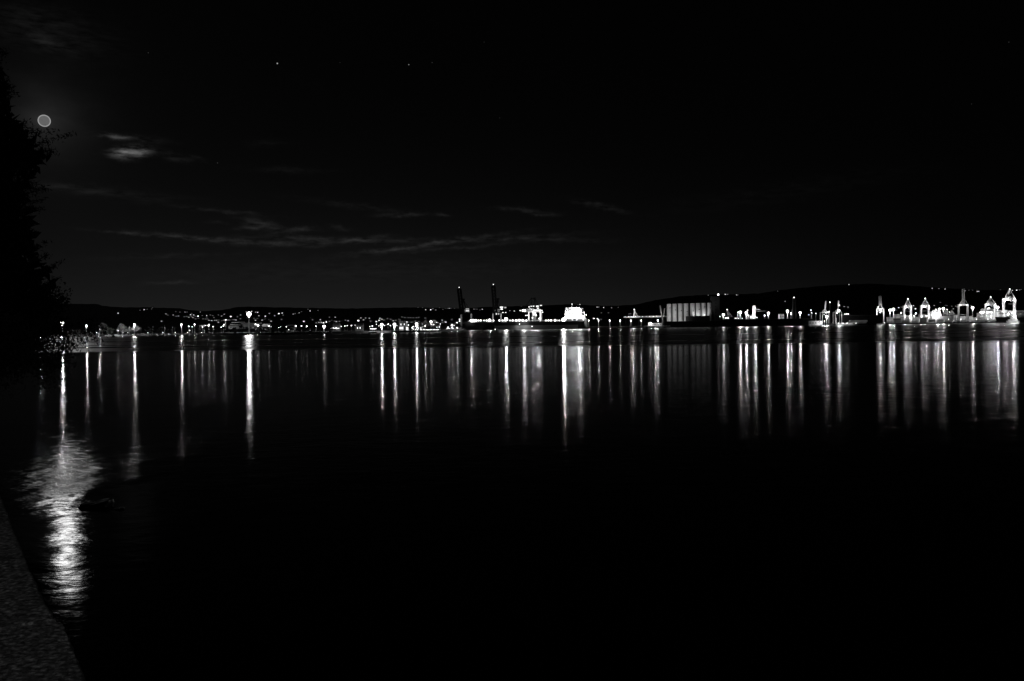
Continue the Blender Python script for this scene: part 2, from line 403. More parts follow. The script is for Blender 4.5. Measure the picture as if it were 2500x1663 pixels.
addz(760, 700, 5.8925, [(98,342),(130,475),(138,515),(176,520),(210,507),(262,440),(262,500),(290,482),(335,495),(345,440),(360,502),(405,500),(422,488),(437,480),
 (492,482),(530,490),(677,489),(713,450),(752,478),(780,452),(836,454),(855,497),(935,502),(975,485),(988,457),(1020,467),(1045,480),(1096,460),(1143,470),
 (1180,490),(1215,485),(1305,437),(1347,445),(1397,445),(1427,446),(1468,448),(1515,447),(1545,443),(1640,452),(1350,497),(1310,505),(1375,510),(1395,510),
 (1445,510),(1497,498),(1545,505),(1537,300),(1600,303),(1645,332),(1718,332),(1750,318),(1790,335),(1847,302),(1893,327),(1930,312),(1960,312),(1985,312),
 (2008,312),(2060,315),(1808,520),(1884,483),(1885,515),(1925,505),(2020,475),(2095,520),(2135,470),(2135,497)])
addz(1080, 670, 5.8925, [(455,500),(485,500),(500,502),(540,512),(575,502),(970,523),(1035,527),(1137,458),(1950,435),(1978,433),(2223,470),(2318,477),(2288,552)])
addz(1400, 690, 5.8925, [(340,353),(362,353),(432,358),(547,363),(645,356),(402,435),(503,435),(800,452),(823,447),(1940,183),(2183,170),(2218,170),(2345,178),(293,518),(345,522),(395,530)])
addz(1720, 680, 5.8925, [(297,230),(460,238),(482,238),(1052,182),(1160,330),(2077,88),(1800,343),(2065,412),(2010,405),(1530,455),(1600,505),(1545,500),(1500,523)])
addz(2080, 680, 10.714, [(2096,257),(2271,261),(2155,708),(2310,630),(1220,765),(1305,755),(1608,713),(1658,795),(1158,835)])
addz(2280, 680, 10.714, [(130,260),(290,275),(822,325),(915,308),(1008,308),(1122,310),(1133,343),(1170,338),(1738,292),(2050,312),(2165,307),(2240,300),(2285,288),
 (305,705),(340,710),(465,725),(580,727),(610,740),(508,795),(345,810),(975,712)])
addz(0, 660, 5.612, [(1620,588),(1975,540),(2018,535),(2075,530),(2090,512),(1920,548),(2275,597),(2298,615),(2215,698)])
M_HWALL = mat('house_render', 0.25, 0.9, 0.5)
def house_proto(e, s):
    t = thing('hillside_house', 'x', 'house', (0, 0, 0))
    meshobj('wall', MB().box((0, 2, 1.8), (6.5, 6, 3.6)), M_HWALL, t)
    meshobj('roof', MB().add([(-3.7, -1.5, 3.6), (3.7, -1.5, 3.6), (3.7, 5.5, 3.6), (-3.7, 5.5, 3.6), (-3.7, 2, 5.6), (3.7, 2, 5.6)],
                             [(0, 1, 5, 4), (2, 3, 4, 5), (1, 2, 5), (3, 0, 4), (0, 3, 2, 1)]), M_ROOF, t)
    meshobj('window', MB().box((0, -1.06, 1.9), (3.6 * s, .10, 2.6 * min(s, 1.15))), glowmat(e), t)
    return t
protos = [house_proto(.28, .48), house_proto(.8, .52), house_proto(1.8, .62), house_proto(2.6, .85)]
used = [False] * 4
for i, (x, y) in enumerate(HL):
    f, r = hill_feet(x); Y = f + 5
    while Y < r and W(x, y, Y).z > hill_z(x, Y) + 1.9: Y += 8
    k = random.choices((0, 1, 2, 3), (.40, .36, .19, .05))[0]
    t = copy_tree(protos[k]) if used[k] else protos[k]; used[k] = True
    p = W(x, y, Y); t.location = (p.x, Y, p.z - 1.9); t.rotation_euler = (0, 0, math.atan2(-p.x, Y) * .5)
    if x < 760: lab, g = 'small house with a lit window on the hillside beyond the stadium', 'lit houses beyond the stadium'
    elif x < 1640: lab, g = 'small house with a lit window on the low ridge beyond the cargo ship', 'lit houses on the low ridge'
    else: lab, g = 'small house with a lit window on the high hill behind silos and cranes', 'lit houses on the high hill'
    ad = ('very faint', 'dim', 'clearly', 'brightly')[k]
    t['label'] = lab.replace('a lit window', 'a %s lit window' % ad); t['group'] = '%s %s' % (ad, g)

# ------------------------------------------------------------------ leaves
def leaf_mesh(name, pts, size, seed, m, parent, origin, asp=.45, upbias=0.0):
    rs = np.random.RandomState(seed); n = len(pts); P = np.asarray(pts)
    d = rs.normal(size=(n, 3)); d[:, 2] += upbias; d /= np.linalg.norm(d, axis=1)[:, None]
    e = np.cross(d, rs.normal(size=(n, 3))); e /= np.linalg.norm(e, axis=1)[:, None]
    L = (size * rs.uniform(.6, 1.4, n))[:, None]
    v = np.stack([P - d * L * .5, P + e * L * asp * .5, P + d * L * .5, P - e * L * asp * .5], 1).reshape(-1, 3) - np.asarray(origin)
    me = bpy.data.meshes.new(name); me.vertices.add(4 * n); me.vertices.foreach_set('co', v.ravel().astype(np.float32))
    me.loops.add(4 * n); me.loops.foreach_set('vertex_index', np.arange(4 * n, dtype=np.int32))
    me.polygons.add(n); me.polygons.foreach_set('loop_start', np.arange(0, 4 * n, 4, dtype=np.int32)); me.update(); me.validate()
    me.materials.append(m); o = bpy.data.objects.new(name, me); col.objects.link(o); o.parent = parent; return o
def leafmat(name, v):
    if name in MATS: return MATS[name]
    m = bpy.data.materials.new(name); m.use_nodes = True; t = m.node_tree; t.nodes.clear()
    c = t.nodes.new('ShaderNodeTexCoord'); n = t.nodes.new('ShaderNodeTexNoise'); n.inputs['Scale'].default_value = 2.0
    t.links.new(c.outputs['Object'], n.inputs['Vector'])
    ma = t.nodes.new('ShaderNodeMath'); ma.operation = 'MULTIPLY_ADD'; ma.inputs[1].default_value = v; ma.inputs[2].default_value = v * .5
    t.links.new(n.outputs[0], ma.inputs[0])
    d = t.nodes.new('ShaderNodeBsdfDiffuse'); tr = t.nodes.new('ShaderNodeBsdfTranslucent')
    t.links.new(ma.outputs[0], d.inputs[0]); t.links.new(ma.outputs[0], tr.inputs[0])
    mx = t.nodes.new('ShaderNodeMixShader'); mx.inputs[0].default_value = .35
    t.links.new(d.outputs[0], mx.inputs[1]); t.links.new(tr.outputs[0], mx.inputs[2])
    o = t.nodes.new('ShaderNodeOutputMaterial'); t.links.new(mx.outputs[0], o.inputs[0]); MATS[name] = m; return m
def limb(mb, a, b, r1, r2, seg=5, wob=.15, rs=random):
    a, b = Vector(a), Vector(b); prev = a; L = (b - a).length
    for i in range(1, seg + 1):
        q = a.lerp(b, i / seg) + (Vector((rs.uniform(-1, 1), rs.uniform(-1, 1), rs.uniform(-1, 1))) * wob * L / seg if i < seg else Vector())
        mb.cyl(prev, q, r1 + (r2 - r1) * (i - 1) / seg, r1 + (r2 - r1) * i / seg, 6); prev = q
def broad_tree(name, label, base, h, rad, n, leaf, lm, seed, group=None, clumps=26, zfrac=.25, cat='tree', lean=0.0):
    rs = random.Random(seed); t = thing(name, label, cat, base, group); b = Vector(base); tr = MB()
    top = b + Vector((rs.uniform(-.1, .1) * h + lean, 0, h * .75)); limb(tr, b, top, h * .03, h * .008, 6, .12, rs); cps = []
    for i in range(clumps):
        a = rs.uniform(0, 2 * math.pi); u = rs.random() ** .5; zz = zfrac + (1 - zfrac) * rs.random()
        pr = math.sin(math.pi * min(1, max(.08, (zz - zfrac) / (1 - zfrac) * .85 + .12))) ** .6
        c = b + Vector((math.cos(a) * rad * u * pr + lean, math.sin(a) * rad * u * pr, h * zz * .95)); cps.append((c, rad * rs.uniform(.18, .36)))
        if i % 2 == 0: limb(tr, b.lerp(top, rs.uniform(.3, .9)), c, h * .010, h * .003, 4, .2, rs)
    part(t, 'trunk', tr, M_BARK)
    g = np.random.RandomState(seed); pts = []
    for c, r in cps:
        k = n // clumps; q = g.normal(size=(k, 3)); q /= np.linalg.norm(q, axis=1)[:, None]; q *= (g.random_sample(k) ** .5)[:, None] * r; q[:, 2] *= .75
        pts.append(q + np.array(c))
    leaf_mesh('crown', np.concatenate(pts), leaf, seed, lm, t, base); return t
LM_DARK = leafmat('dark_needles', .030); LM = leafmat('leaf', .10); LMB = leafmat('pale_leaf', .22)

# ------------------------------------------------------------------ near left: sea wall, promenade, bank, rocks, trees
WT = 4.6
edge_px = [(205, 1663), (185, 1617), (165, 1570), (146, 1516)]
edge2_px = [(128, 1510), (90, 1440), (60, 1370), (30, 1300), (0, 1215)]
E1 = [onplane(x, y, WT) for x, y in edge_px]; E2 = [onplane(x, y, WT - .012) for x, y in edge2_px]
dirw = (E2[-1] - E2[0]).normalized(); nrm = Vector((-dirw.y, dirw.x, 0))     # nrm points inland (left)
if nrm.x > 0: nrm = -nrm
E1.insert(0, E1[0] - dirw * 7.0)
for k in range(1, 11): E2.append(E2[4] + dirw * (1.9 * k))
M_WALL = None
def wallmat():
    m = bpy.data.materials.new('weathered_stone'); m.use_nodes = True; t = m.node_tree; b = t.nodes['Principled BSDF']
    c = t.nodes.new('ShaderNodeTexCoord')
    def nz(s, d, r=.6):
        n = t.nodes.new('ShaderNodeTexNoise'); n.inputs['Scale'].default_value = s; n.inputs['Detail'].default_value = d; n.inputs['Roughness'].default_value = r
        t.links.new(c.outputs['Object'], n.inputs['Vector']); return n.outputs[0]
    def mr(x, a, b_, c_, d_):
        q = t.nodes.new('ShaderNodeMapRange')
        for i, v in enumerate((a, b_, c_, d_)): q.inputs[i + 1].default_value = v
        t.links.new(x, q.inputs[0]); return q.outputs[0]
    def mul(x, y):
        q = t.nodes.new('ShaderNodeMath'); q.operation = 'MULTIPLY'; t.links.new(x, q.inputs[0]); t.links.new(y, q.inputs[1]); return q.outputs[0]
    vo = t.nodes.new('ShaderNodeTexVoronoi'); vo.inputs['Scale'].default_value = 34; t.links.new(c.outputs['Object'], vo.inputs['Vector'])
    colr = mul(mul(mr(nz(30, 4, .75), .38, .62, .04, .62), mr(nz(3.0, 4), .35, .65, .7, 1.15)), mr(vo.outputs['Distance'], .1, .6, 1.3, .35))
    t.links.new(colr, b.inputs['Base Color']); b.inputs['Roughness'].default_value = .9
    bp = t.nodes.new('ShaderNodeBump'); bp.inputs['Strength'].default_value = .9; bp.inputs['Distance'].default_value = .03
    t.links.new(nz(38, 6, .7), bp.inputs['Height']); t.links.new(bp.outputs[0], b.inputs['Normal'])
    return m
M_WALL = wallmat()
def wall_course(pts, ztop, width, seed):
    rs = np.random.RandomState(seed); mb = MB(); dense = []
    for i in range(len(pts) - 1):
        n = max(2, int((pts[i + 1] - pts[i]).length / .05)) if i < 6 else 12
        for k in range(n): dense.append(pts[i].lerp(pts[i + 1], k / n))
    dense.append(pts[-1]); jit = 0.0; prof = [(-.012, -5.6), (-.012, -.5), (-.012, -.015), (-.002, -.003), (.08, 0), (.35, .004), (.8, .0), (width, .002)]
    for p in dense:
        jit = jit * .75 + rs.uniform(-1, 1) * .003
        for j, (w, dz) in enumerate(prof):
            q = p + nrm * (w + (jit if j < 5 else 0) + (rs.uniform(-.004, .004) if 1 < j < 6 else 0))
            mb.v.append((q.x, q.y, ztop + dz + (rs.uniform(-.004, .004) if 1 < j < 7 else 0)))
    m = len(prof)
    for i in range(len(dense) - 1):
        for j in range(m - 1): mb.f.append((i * m + j, i * m + j + 1, (i + 1) * m + j + 1, (i + 1) * m + j))
    mb.f.append(tuple(range(m))); k = (len(dense) - 1) * m; mb.f.append(tuple(k + j for j in range(m))[::-1])
    return mb
sw = thing('sea_wall', 'rough weathered stone sea wall at the water\'s edge with a stepped joint', 'wall', (E2[0].x, E2[0].y, 0))
part(sw, 'stone_block', wall_course(E1, WT, 2.4, 1), M_WALL)
part(sw, 'stone_block', wall_course(E2, WT - .012, 2.4, 2), M_WALL)
BANK = [E2[-1] + nrm * .1, Vector((-20.6, 31, 0)), Vector((-23.4, 38, 0)), Vector((-26.2, 45, 0)), Vector((-35, 58, 0)), Vector((-48, 66, 0)), Vector((-90, 70, 0)), Vector((-90, 10, 0)), E2[2] + nrm * 12, E2[2] + nrm * 2.5]
structure('bank', MB().prism([(p.x, p.y) for p in BANK], -1, WT - .25), mat('earth', .06, .95, .8, .4))
pr = [E1[0] + nrm * 2.41, E2[-1] + nrm * 2.41, E2[-1] + nrm * 10, E1[0] + nrm * 10 - dirw * 12, E1[0] + nrm * 2.41 - dirw * 12]
structure('promenade', MB().prism([(p.x, p.y) for p in pr], -1, WT - .12), mat('paving', .18, .85, 1.5, .25))
def rock(x, y, z, s, seed, label):
    rs = np.random.RandomState(seed); mb = MB(); p = onplane(x, y, 0); mb.ball((0, 0, 0), 1, 14, 9); V_ = []
    for v in mb.v:
        a = Vector(v); k = 1 + .22 * math.sin(3 * a.x + seed) * math.cos(2.3 * a.y + seed * 2) + rs.uniform(-.09, .09)
        V_.append((p.x + a.x * s[0] * k + a.y * s[0] * .3, p.y + a.y * s[1] * k, z + max(-.5, min(.55, a.z)) * s[2] * k * 1.6 + a.x * s[2] * .25))
    mb.v = V_; o = meshobj('boulder', mb, mat('wet_rock', .035, .55, 2.0, .4), None, (p.x, p.y, 0)); tag(o, label, 'rock'); return o
rock(238, 1236, -.02, (.44, .5, .20), 4, 'flat dark boulder in the moonlit water beside the sea wall')
rock(292, 1243, -.03, (.2, .18, .08), 9, 'small low dark stone in the water beyond the flat boulder')

# tall conifer
def conifer(base, prof, axis, label, seed):
    t = thing('conifer_tree', label, 'tree', base); tr = MB(); rs = random.Random(seed)
    b = Vector(base); top = b + Vector((0, 0, prof[-1][0])); limb(tr, b, top, .32, .04, 8, .04, rs)
    g = np.random.RandomState(seed); P = []; H = prof[-1][0]
    hs = [a for a, _ in prof]; wsd = [c for _, c in prof]
    for i in range(620):
        z = H * (g.random_sample() ** .85); z = max(.6, z); a = g.uniform(0, 2 * math.pi)
        w = float(np.interp(z, hs, wsd)) * g.uniform(.74, 1.03) * (1 + .06 * math.sin(3 * a + z * 1.7))
        s0 = b + Vector((0, 0, max(.3, z - w * .25))); tip = b + Vector((math.cos(a) * w, math.sin(a) * w, z + w * .12))
        if i % 3 == 0: limb(tr, s0, tip, .05, .012, 3, .1, rs)
        k = 230; u = g.random_sample(k) ** .6; q = np.array(s0)[None] * (1 - u)[:, None] + np.array(tip)[None] * u[:, None]
        q += g.normal(size=(k, 3)) * (np.array([.30, .30, .20]) * (.35 + .5 * (1 - u))[:, None]); P.append(q)
    part(t, 'trunk', tr, M_BARK)
    n = 12000; zz = g.uniform(.5, H * .97, n); aa = g.uniform(0, 2 * math.pi, n); ww = np.interp(zz, hs, wsd) * .88 * g.random_sample(n) ** .4
    inner = np.stack([b.x + np.cos(aa) * ww, b.y + np.sin(aa) * ww, b.z + zz], 1)
    leaf_mesh('inner_twigs', inner, .8, seed + 1, LM_DARK, t, base, .35)
    leaf_mesh('crown', np.concatenate(P), .20, seed, LM_DARK, t, base, .20); return t
conifer((-26.4, 40.0, WT - .3), [(0, 3.0), (1.0, 5.2), (1.9, 5.6), (3.3, 5.75), (3.9, 6.0), (4.8, 5.4), (5.6, 5.2), (6.3, 4.95), (7.4, 4.8), (8.5, 4.65), (9.3, 5.1), (9.8, 5.7), (10.5, 5.8), (10.9, 5.5), (11.3, 4.3), (12.0, 4.0), (12.95, 3.8), (13.8, 3.6), (14.8, 3.0), (15.8, 1.8), (16.8, .3)],
        None, 'tall dark conifer on the bank with its edge against the moon', 11)
# broadleaf tree overhanging the water below it
broad_tree('overhanging_tree', 'dark leafy tree leaning over the water below the conifer', (-24.6, 37.0, WT - .3), 3.7, 3.3, 12000, .14, LM_DARK, 21, None, 40, .04, lean=3.8)
broad_tree('waterside_bush', 'low dark bush hanging over the bank beside the water', (-22.3, 35.0, WT - .3), 2.2, 2.4, 6000, .11, LM, 22, None, 24, -.25, 'bush', lean=2.8)
# added lamp post behind the camera, out of view, to brighten the sea wall
pl = thing('added_wall_lamp', 'added lamp post out of view behind the camera, lighting the sea wall', 'lamp', (-5.2, -9.0, WT - .12))
part(pl, 'pole', MB().cyl((-5.2, -9, WT - .12), (-5.2, -9, 9.2), .07, .05, 10), M_STEEL)
part(pl, 'lantern', MB().ball((-5.2, -9, 9.5), .28, 10, 6), glowmat(6.0))
pointlight(pl, (-5.2, -8.6, 9.15), 54.0, .15)

# ------------------------------------------------------------------ moon
MD = 60000.0
def moonmat(rad):
    m = bpy.data.materials.new('moon_disc'); m.use_nodes = True; t = m.node_tree; t.nodes.clear()
    c = t.nodes.new('ShaderNodeTexCoord'); d = t.nodes.new('ShaderNodeVectorMath'); d.operation = 'DOT_PRODUCT'; d.inputs[1].default_value = -moon_dir / rad
    t.links.new(c.outputs['Object'], d.inputs[0])
    n = t.nodes.new('ShaderNodeTexNoise'); n.inputs['Scale'].default_value = 3.0 / rad; n.inputs['Detail'].default_value = 5; t.links.new(c.outputs['Object'], n.inputs['Vector'])
    mr = t.nodes.new('ShaderNodeMapRange'); mr.interpolation_type = 'SMOOTHSTEP'
    for i, v in enumerate((.66, .34, .10, .34)): mr.inputs[i + 1].default_value = v
    t.links.new(d.outputs['Value'], mr.inputs[0])
    ma = t.nodes.new('ShaderNodeMath'); ma.operation = 'MULTIPLY_ADD'; ma.inputs[1].default_value = .04; t.links.new(n.outputs[0], ma.inputs[0]); t.links.new(mr.outputs[0], ma.inputs[2])
    e = t.nodes.new('ShaderNodeEmission'); t.links.new(ma.outputs[0], e.inputs['Strength'])
    o = t.nodes.new('ShaderNodeOutputMaterial'); t.links.new(e.outputs[0], o.inputs[0]); m.cycles.emission_sampling = 'NONE'; return m
mo = meshobj('moon', MB().ball((0, 0, 0), 12.4 / FPX * MD / moon_dir.y * .86, 48, 24), moonmat(12.4 / FPX * MD / moon_dir.y * .86), None, (0, 0, 0), True)
mo.location = Vector((0, 0, CAMH)) + moon_dir * MD
tag(mo, 'bright full moon beside the tip of the dark conifer', 'moon')


# ================================================================== FAR SHORE ON THE LEFT (marina, stadium)
YS = 905.0
G_QL = 'lamp posts along the marina quay'
lamp(98, 790, 930, .20, 2.5, 'street', 'lit lamp post on the marina quay behind the dark trees', G_QL)
lamp(152, 788, 925, 2.4, 4.5, 'street', 'brightest lamp post on the marina quay, shining through the dark leaves')
lamp(211, 794, 922, .40, 2.2, 'street', 'lamp post on the marina quay beside the white jetty railing')
lamp(328, 792, 912, .55, 3.0, 'street', 'lamp post among the floodlit trees on the marina quay')
lamp(443, 792, 904, .45, 2.8, 'street', 'lamp post on the marina quay between the moored sailing boats')
for (x, y, b, r) in ((461, 797, 0, 2.0), (475, 792, .04, 2.4), (510, 793, .05, 2.4), (521, 798, .07, 3.0), (540, 799, 0, 1.5), (463, 807, 0, 1.6), (469, 798, 0, 1.3), (545, 796, 0, 1.5)):
    lamp(x, y, YS + 55, b, r, 'street', 'low street lamp behind the moored boats near the lit canopy', 'street lamps near the lit canopy')
for (x, y, r, b) in ((624, 792, 2.6, 0), (630, 795, 3.2, .06), (656, 796, 2.6, .0), (662, 797, 2.0, 0), (680, 800, 2.0, 0), (686, 798, 2.4, 0), (699, 798, 1.4, 0),
                  (722, 796, 2.6, 0), (736, 796, 2.2, 0), (749, 797, 2.8, 0), (757, 799, 2.2, 0), (771, 797, 2.4, 0)):
    lamp(x, y, 905, b, r, 'street', 'street lamp along the dark wooded shore beside the stadium', 'street lamps on the wooded shore', cat='lamp')

# stadium floodlight and hall
t = thing('stadium_floodlight', 'tall stadium floodlight mast with a crown of blazing lamps', 'floodlight', G(608, 935, GZ))
h = W(607.5, 767, 935); bx, by = h.x, h.y
part(t, 'pole', MB().cyl((bx, by, GZ), (bx, by, h.z), .75, .40, 10), M_WHITE)
part(t, 'platform', MB().cyl((bx, by, W(607, 776, 935).z), (bx, by, W(607, 776, 935).z + .5), 2.2, 2.2, 10), M_STEEL)
part(t, 'lamp_frame', MB().cyl((bx, by + .9, h.z), (bx, by + .45, h.z), 2.0, 2.0, 14), M_STEEL)
for k in range(9):
    ox, oz = (0, 0) if k == 0 else (1.3 * math.cos(k * math.pi / 4), 1.3 * math.sin(k * math.pi / 4))
    part(t, 'lamp_face', MB().cyl((bx + ox, by + .40, h.z + oz), (bx + ox, by - .1, h.z + oz), 1.0, .9, 10), glowmat(14.0))
pointlight(t, (bx, by - 1.6, h.z - .2), 2.7 * KB * 935 ** 2 / 256, .6)
hall = thing('sports_hall', 'floodlit stadium hall with stepped flat roofs beside the tall floodlight', 'building', G(590, 960, GZ))
def slab(t, name, x0, x1, y0, y1, Y, dep, m, parent=None):
    a, b = W(x0, y1, Y), W(x1, y0, Y)
    return part(t, name, MB().box(((a.x + b.x) / 2, Y + dep / 2, (a.z + b.z) / 2), (abs(b.x - a.x), dep, abs(b.z - a.z))), m, parent)
slab(hall, 'wall', 558, 622, 794, 803.5, 962, 26, M_LIGHT)
slab(hall, 'stand_wall', 592, 619, 790.6, 794, 966, 18, M_LIGHT)
slab(hall, 'roof', 588, 621, 788.6, 790.4, 955, 28, M_WHITE)
slab(hall, 'roof', 565, 585, 786.2, 788.2, 985, 20, M_LIGHT)
slab(hall, 'roof', 562, 580, 791.6, 793.2, 958, 20, M_LIGHT)
for k in range(5): slab(hall, 'window', 563 + k * 12, 564.2 + k * 12, 798, 801, 961.7, .25, M_BLACKROOM)
can = thing('entrance_canopy', 'lit swept canopy roof standing behind the marina lamps', 'canopy', G(493, 962, GZ))
slab(can, 'roof', 486, 501, 794, 796, 955, 8, M_WHITE)
for x in (489, 494, 498): part(can, 'column', MB().cyl(G(x, 959, GZ), W(x, 796, 959), .25, .25), M_WHITE)
lamp(494, 798, 950, 0, 1.6, 'street', 'small lamp under the edge of the swept canopy roof', I=60)
tw = thing('lit_column', 'slender floodlit white column on the slope beside the stadium', 'column', G(551, 990, GZ))
part(tw, 'shaft', MB().cyl(G(551, 990, GZ), W(551, 782, 990), .55, .45, 8), M_WHITE)
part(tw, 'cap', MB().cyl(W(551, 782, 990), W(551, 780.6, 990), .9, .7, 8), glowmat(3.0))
lamp(547, 792, 978, 0, 1.2, 'street', 'small lamp at the foot of the slender white column', I=200)

# jetty with white railing
jt = thing('jetty', 'short white railed jetty at the end of the marina quay', 'jetty', G(228, 905, 0))
a, b = G(212, 905, 1.2), G(242, 905, 1.2)
part(jt, 'deck', MB().box(((a.x + b.x) / 2, 905, 1.1), (b.x - a.x, 3, .3)), M_WHITE)
for x in range(213, 243, 4): part(jt, 'railing_post', MB().box((G(x, 903.6, 0).x, 903.6, 2.5), (.22, .22, 2.5)), M_WHITE)
for z in (2.4, 3.6): part(jt, 'rail', MB().bar((a.x, 903.6, z), (b.x, 903.6, z), .16), M_WHITE)
for x in (214, 224, 234, 241): part(jt, 'pile', MB().cyl((G(x, 905, 0).x, 905, -2), (G(x, 905, 0).x, 905, 1), .25), M_DARK)

# floodlit trees on the quay
for i, (x, hh, rd, lab) in enumerate(((251, 11.5, 5.6, 'large pale floodlit tree on the quay behind the white jetty'), (268, 6.5, 4.0, 'small pale tree between the two big floodlit trees on the quay'),
                                       (297, 10.5, 6.0, 'round floodlit tree standing alone on the grass of the quay'), (334, 8.5, 4.2, 'small tree lit by the lamp post that stands against it'),
                                       (320, 7.5, 4.0, 'dim low tree between the round tree and the lamp post'))):
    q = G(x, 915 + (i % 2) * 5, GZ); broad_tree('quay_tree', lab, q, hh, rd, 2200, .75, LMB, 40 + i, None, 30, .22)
lamp(243, 803, 903, 0, .9, 'street', 'low uplight in front of the large pale tree on the quay', I=500, cat='lamp')
lamp(288, 806, 901, 0, .8, 'street', 'low uplight in front of the round floodlit tree on the quay', I=240, cat='lamp')
for i, x in enumerate((180, 196, 630, 648, 668, 690, 712, 735, 758, 782, 806, 590, 570, 548, 528, 505, 486, 365, 395, 425)):
    Y = 925 if x < 500 else (870 if x < 720 else 880); q = G(x, Y, GZ)
    broad_tree('shore_tree', ('dark unlit tree behind the moored boats of the marina' if x < 470 or x < 200 else 'dark unlit tree at the foot of the stadium hall' if x < 600 else 'dark unlit tree along the wooded shore in front of the street lamps'), q, random.uniform(5.0, 8.0), random.uniform(5, 7), 700, .95, LM_DARK, 70 + i, 'dark trees behind the marina' if x < 470 else 'dark trees by the stadium' if x < 600 else 'dark trees along the wooded shore', 16, .06)

# boats moored at the marina
def boat_proto(sail):
    t = thing('sailing_boat' if sail else 'motor_boat', 'x', 'boat', (0, 0, 0)); mb = MB(); n = 9; L = 7.0
    for i in range(n):
        s = i / (n - 1); w = 1.15 * (1 - max(0, (s - .45) / .55) ** 2.0) * (.85 + .15 * min(1, s * 5)); x = -L / 2 + L * s; zt = .85 + .35 * s * s
        mb.v += [(x, -w, zt), (x + .15 * s, -w * .55, -.25), (x + .15 * s, w * .55, -.25), (x, w, zt)]
    for i in range(n - 1):
        for j in range(4): mb.f.append((4 * i + j, 4 * i + (j + 1) % 4, 4 * i + 4 + (j + 1) % 4, 4 * i + 4 + j))
    mb.f += [(0, 1, 2, 3), (4 * n - 1, 4 * n - 2, 4 * n - 3, 4 * n - 4)]
    meshobj('hull', mb, M_WHITE, t)
    c = MB(); c.add([(-1.6, -.8, .9), (1.5, -.7, .9), (1.5, .7, .9), (-1.6, .8, .9), (-1.4, -.65, 1.9 if not sail else 1.45), (.6, -.55, 1.9 if not sail else 1.4), (.6, .55, 1.9 if not sail else 1.4), (-1.4, .65, 1.9 if not sail else 1.45)],
                    [(0, 1, 5, 4), (1, 2, 6, 5), (2, 3, 7, 6), (3, 0, 4, 7), (4, 5, 6, 7)])
    meshobj('cabin', c, M_WHITE, t)
    meshobj('cabin_window', MB().box((-.3, 0, 1.25 if sail else 1.45), (1.3, 1.52, .28)), M_BLACKROOM, t)
    if sail:
        meshobj('mast', MB().cyl((.6, 0, 1.2), (.6, 0, 10.5), .09, .06, 6), M_WHITE, t)
        meshobj('boom', MB().cyl((.6, 0, 2.3), (-2.4, 0, 2.3), .12, .10, 6), M_WHITE, t)
    else: meshobj('windscreen', MB().box((.75, 0, 1.75), (.08, 1.1, .7)), M_BLACKROOM, t)
    return t
bp_ = {True: boat_proto(True), False: boat_proto(False)}; bu = {True: False, False: False}
BO = [(232, 0), (265, 0), (284, 0), (299, 0), (307, 0), (315, 1), (326, 0), (337, 0), (346, 1), (355, 0), (364, 0), (380, 0), (394, 0), (410, 0), (422, 1), (433, 0), (451, 0), (459, 0), (468, 0), (478, 0), (492, 0), (503, 0), (401, 1), (372, 1), (486, 1), (628, 0), (639, 0), (616, 0)]
for i, (x, s) in enumerate(BO):
    s = bool(s); t = copy_tree(bp_[s]) if bu[s] else bp_[s]; bu[s] = True
    Y = interp(SHORE, x) - random.uniform(4, 13); p = G(x, Y, 0); t.location = (p.x, Y, 0.05); t.rotation_euler = (0, 0, random.uniform(-.5, .5) + (math.pi if random.random() < .4 else 0))
    if s: t['label'], t['group'] = 'white sailing boat with a bare mast moored at the marina quay', 'sailing boats at the marina'
    elif x == 232: t['label'] = 'white motor boat tied up beside the white railed jetty'
    elif x > 600: t['label'], t['group'] = 'white motor boat moored below the stadium floodlight', 'boats below the stadium'
    else: t['label'], t['group'] = 'small white motor boat moored in the row along the marina quay', 'motor boats at the marina'
for i, x in enumerate((236, 300, 312, 361, 398, 428, 458, 492, 636)):
    lamp(x, interp([(200, 812), (640, 812)], x), interp(SHORE, x) + 3, 0, 1.0, 'street', 'low bollard light on the quay edge above the moored boats', 'low bollard lights on the marina quay', I=60)

# ================================================================== TOWN SHORE IN THE MIDDLE
G_T = 'street lamps along the town shore'
for (x, y, r) in ((808, 797, 1.8), (820, 797, 1.6), (833, 797, 1.8), (842, 796, 2.4), (848, 795, 2.2), (858, 795, 2.8), (867, 794, 1.8), (886, 797, 2.4), (903, 797, 1.8), (909, 796, 3.0), (919, 792, 2.0),
                  (948, 791, 2.4), (953, 795, 2.6), (946, 792, 1.6), (1104, 793, 3.4), (1116, 788, 2.6), (1122, 784, 2.8), (925, 796, 2.0), (939, 795, 2.2), (969, 795, 1.8), (997, 794, 2.4), (1075, 791, 1.8), (1059, 793, 2.0), (1089, 787, 1.5)):
    lamp(x, y, 1010 if x < 1080 else 1200, 0, r * .62, 'street', 'lit street lamp in the town along the middle shore', G_T)
lamp(791, 797, 905, .13, 4.5, 'street', 'bright lamp on the wooded shore at the start of the lit town jetty')
lamp(932, 793, 905, 1.35, 4.8, 'mast', 'first of two blazing lamp masts in front of the town, beside the lit ferry')
lamp(963, 792, 920, 1.2, 4.8, 'mast', 'second of two blazing lamp masts in front of the town, beside the scaffold tower')
lamp(1017, 791, 975, .85, 4.5, 'mast', 'blazing lamp mast above the oval landing with its row of small lights')
lamp(1052, 786, 1015, .36, 4.0, 'mast', 'lamp mast shining through the pale town trees')
for k in range(8): lamp(808.5 + k * 2.7, 801.5, 893, 0, 1.1, 'street', 'small light in the row along the town jetty', 'row of lights on the town jetty', zb=1.5)
for k in range(17): lamp(1027 + k * 2.75, 805, 985, 0, .9 + .4 * (k % 3 == 0), 'street', 'small light in the row along the landing stage below the pale trees', 'row of lights on the landing stage', zb=1.5)
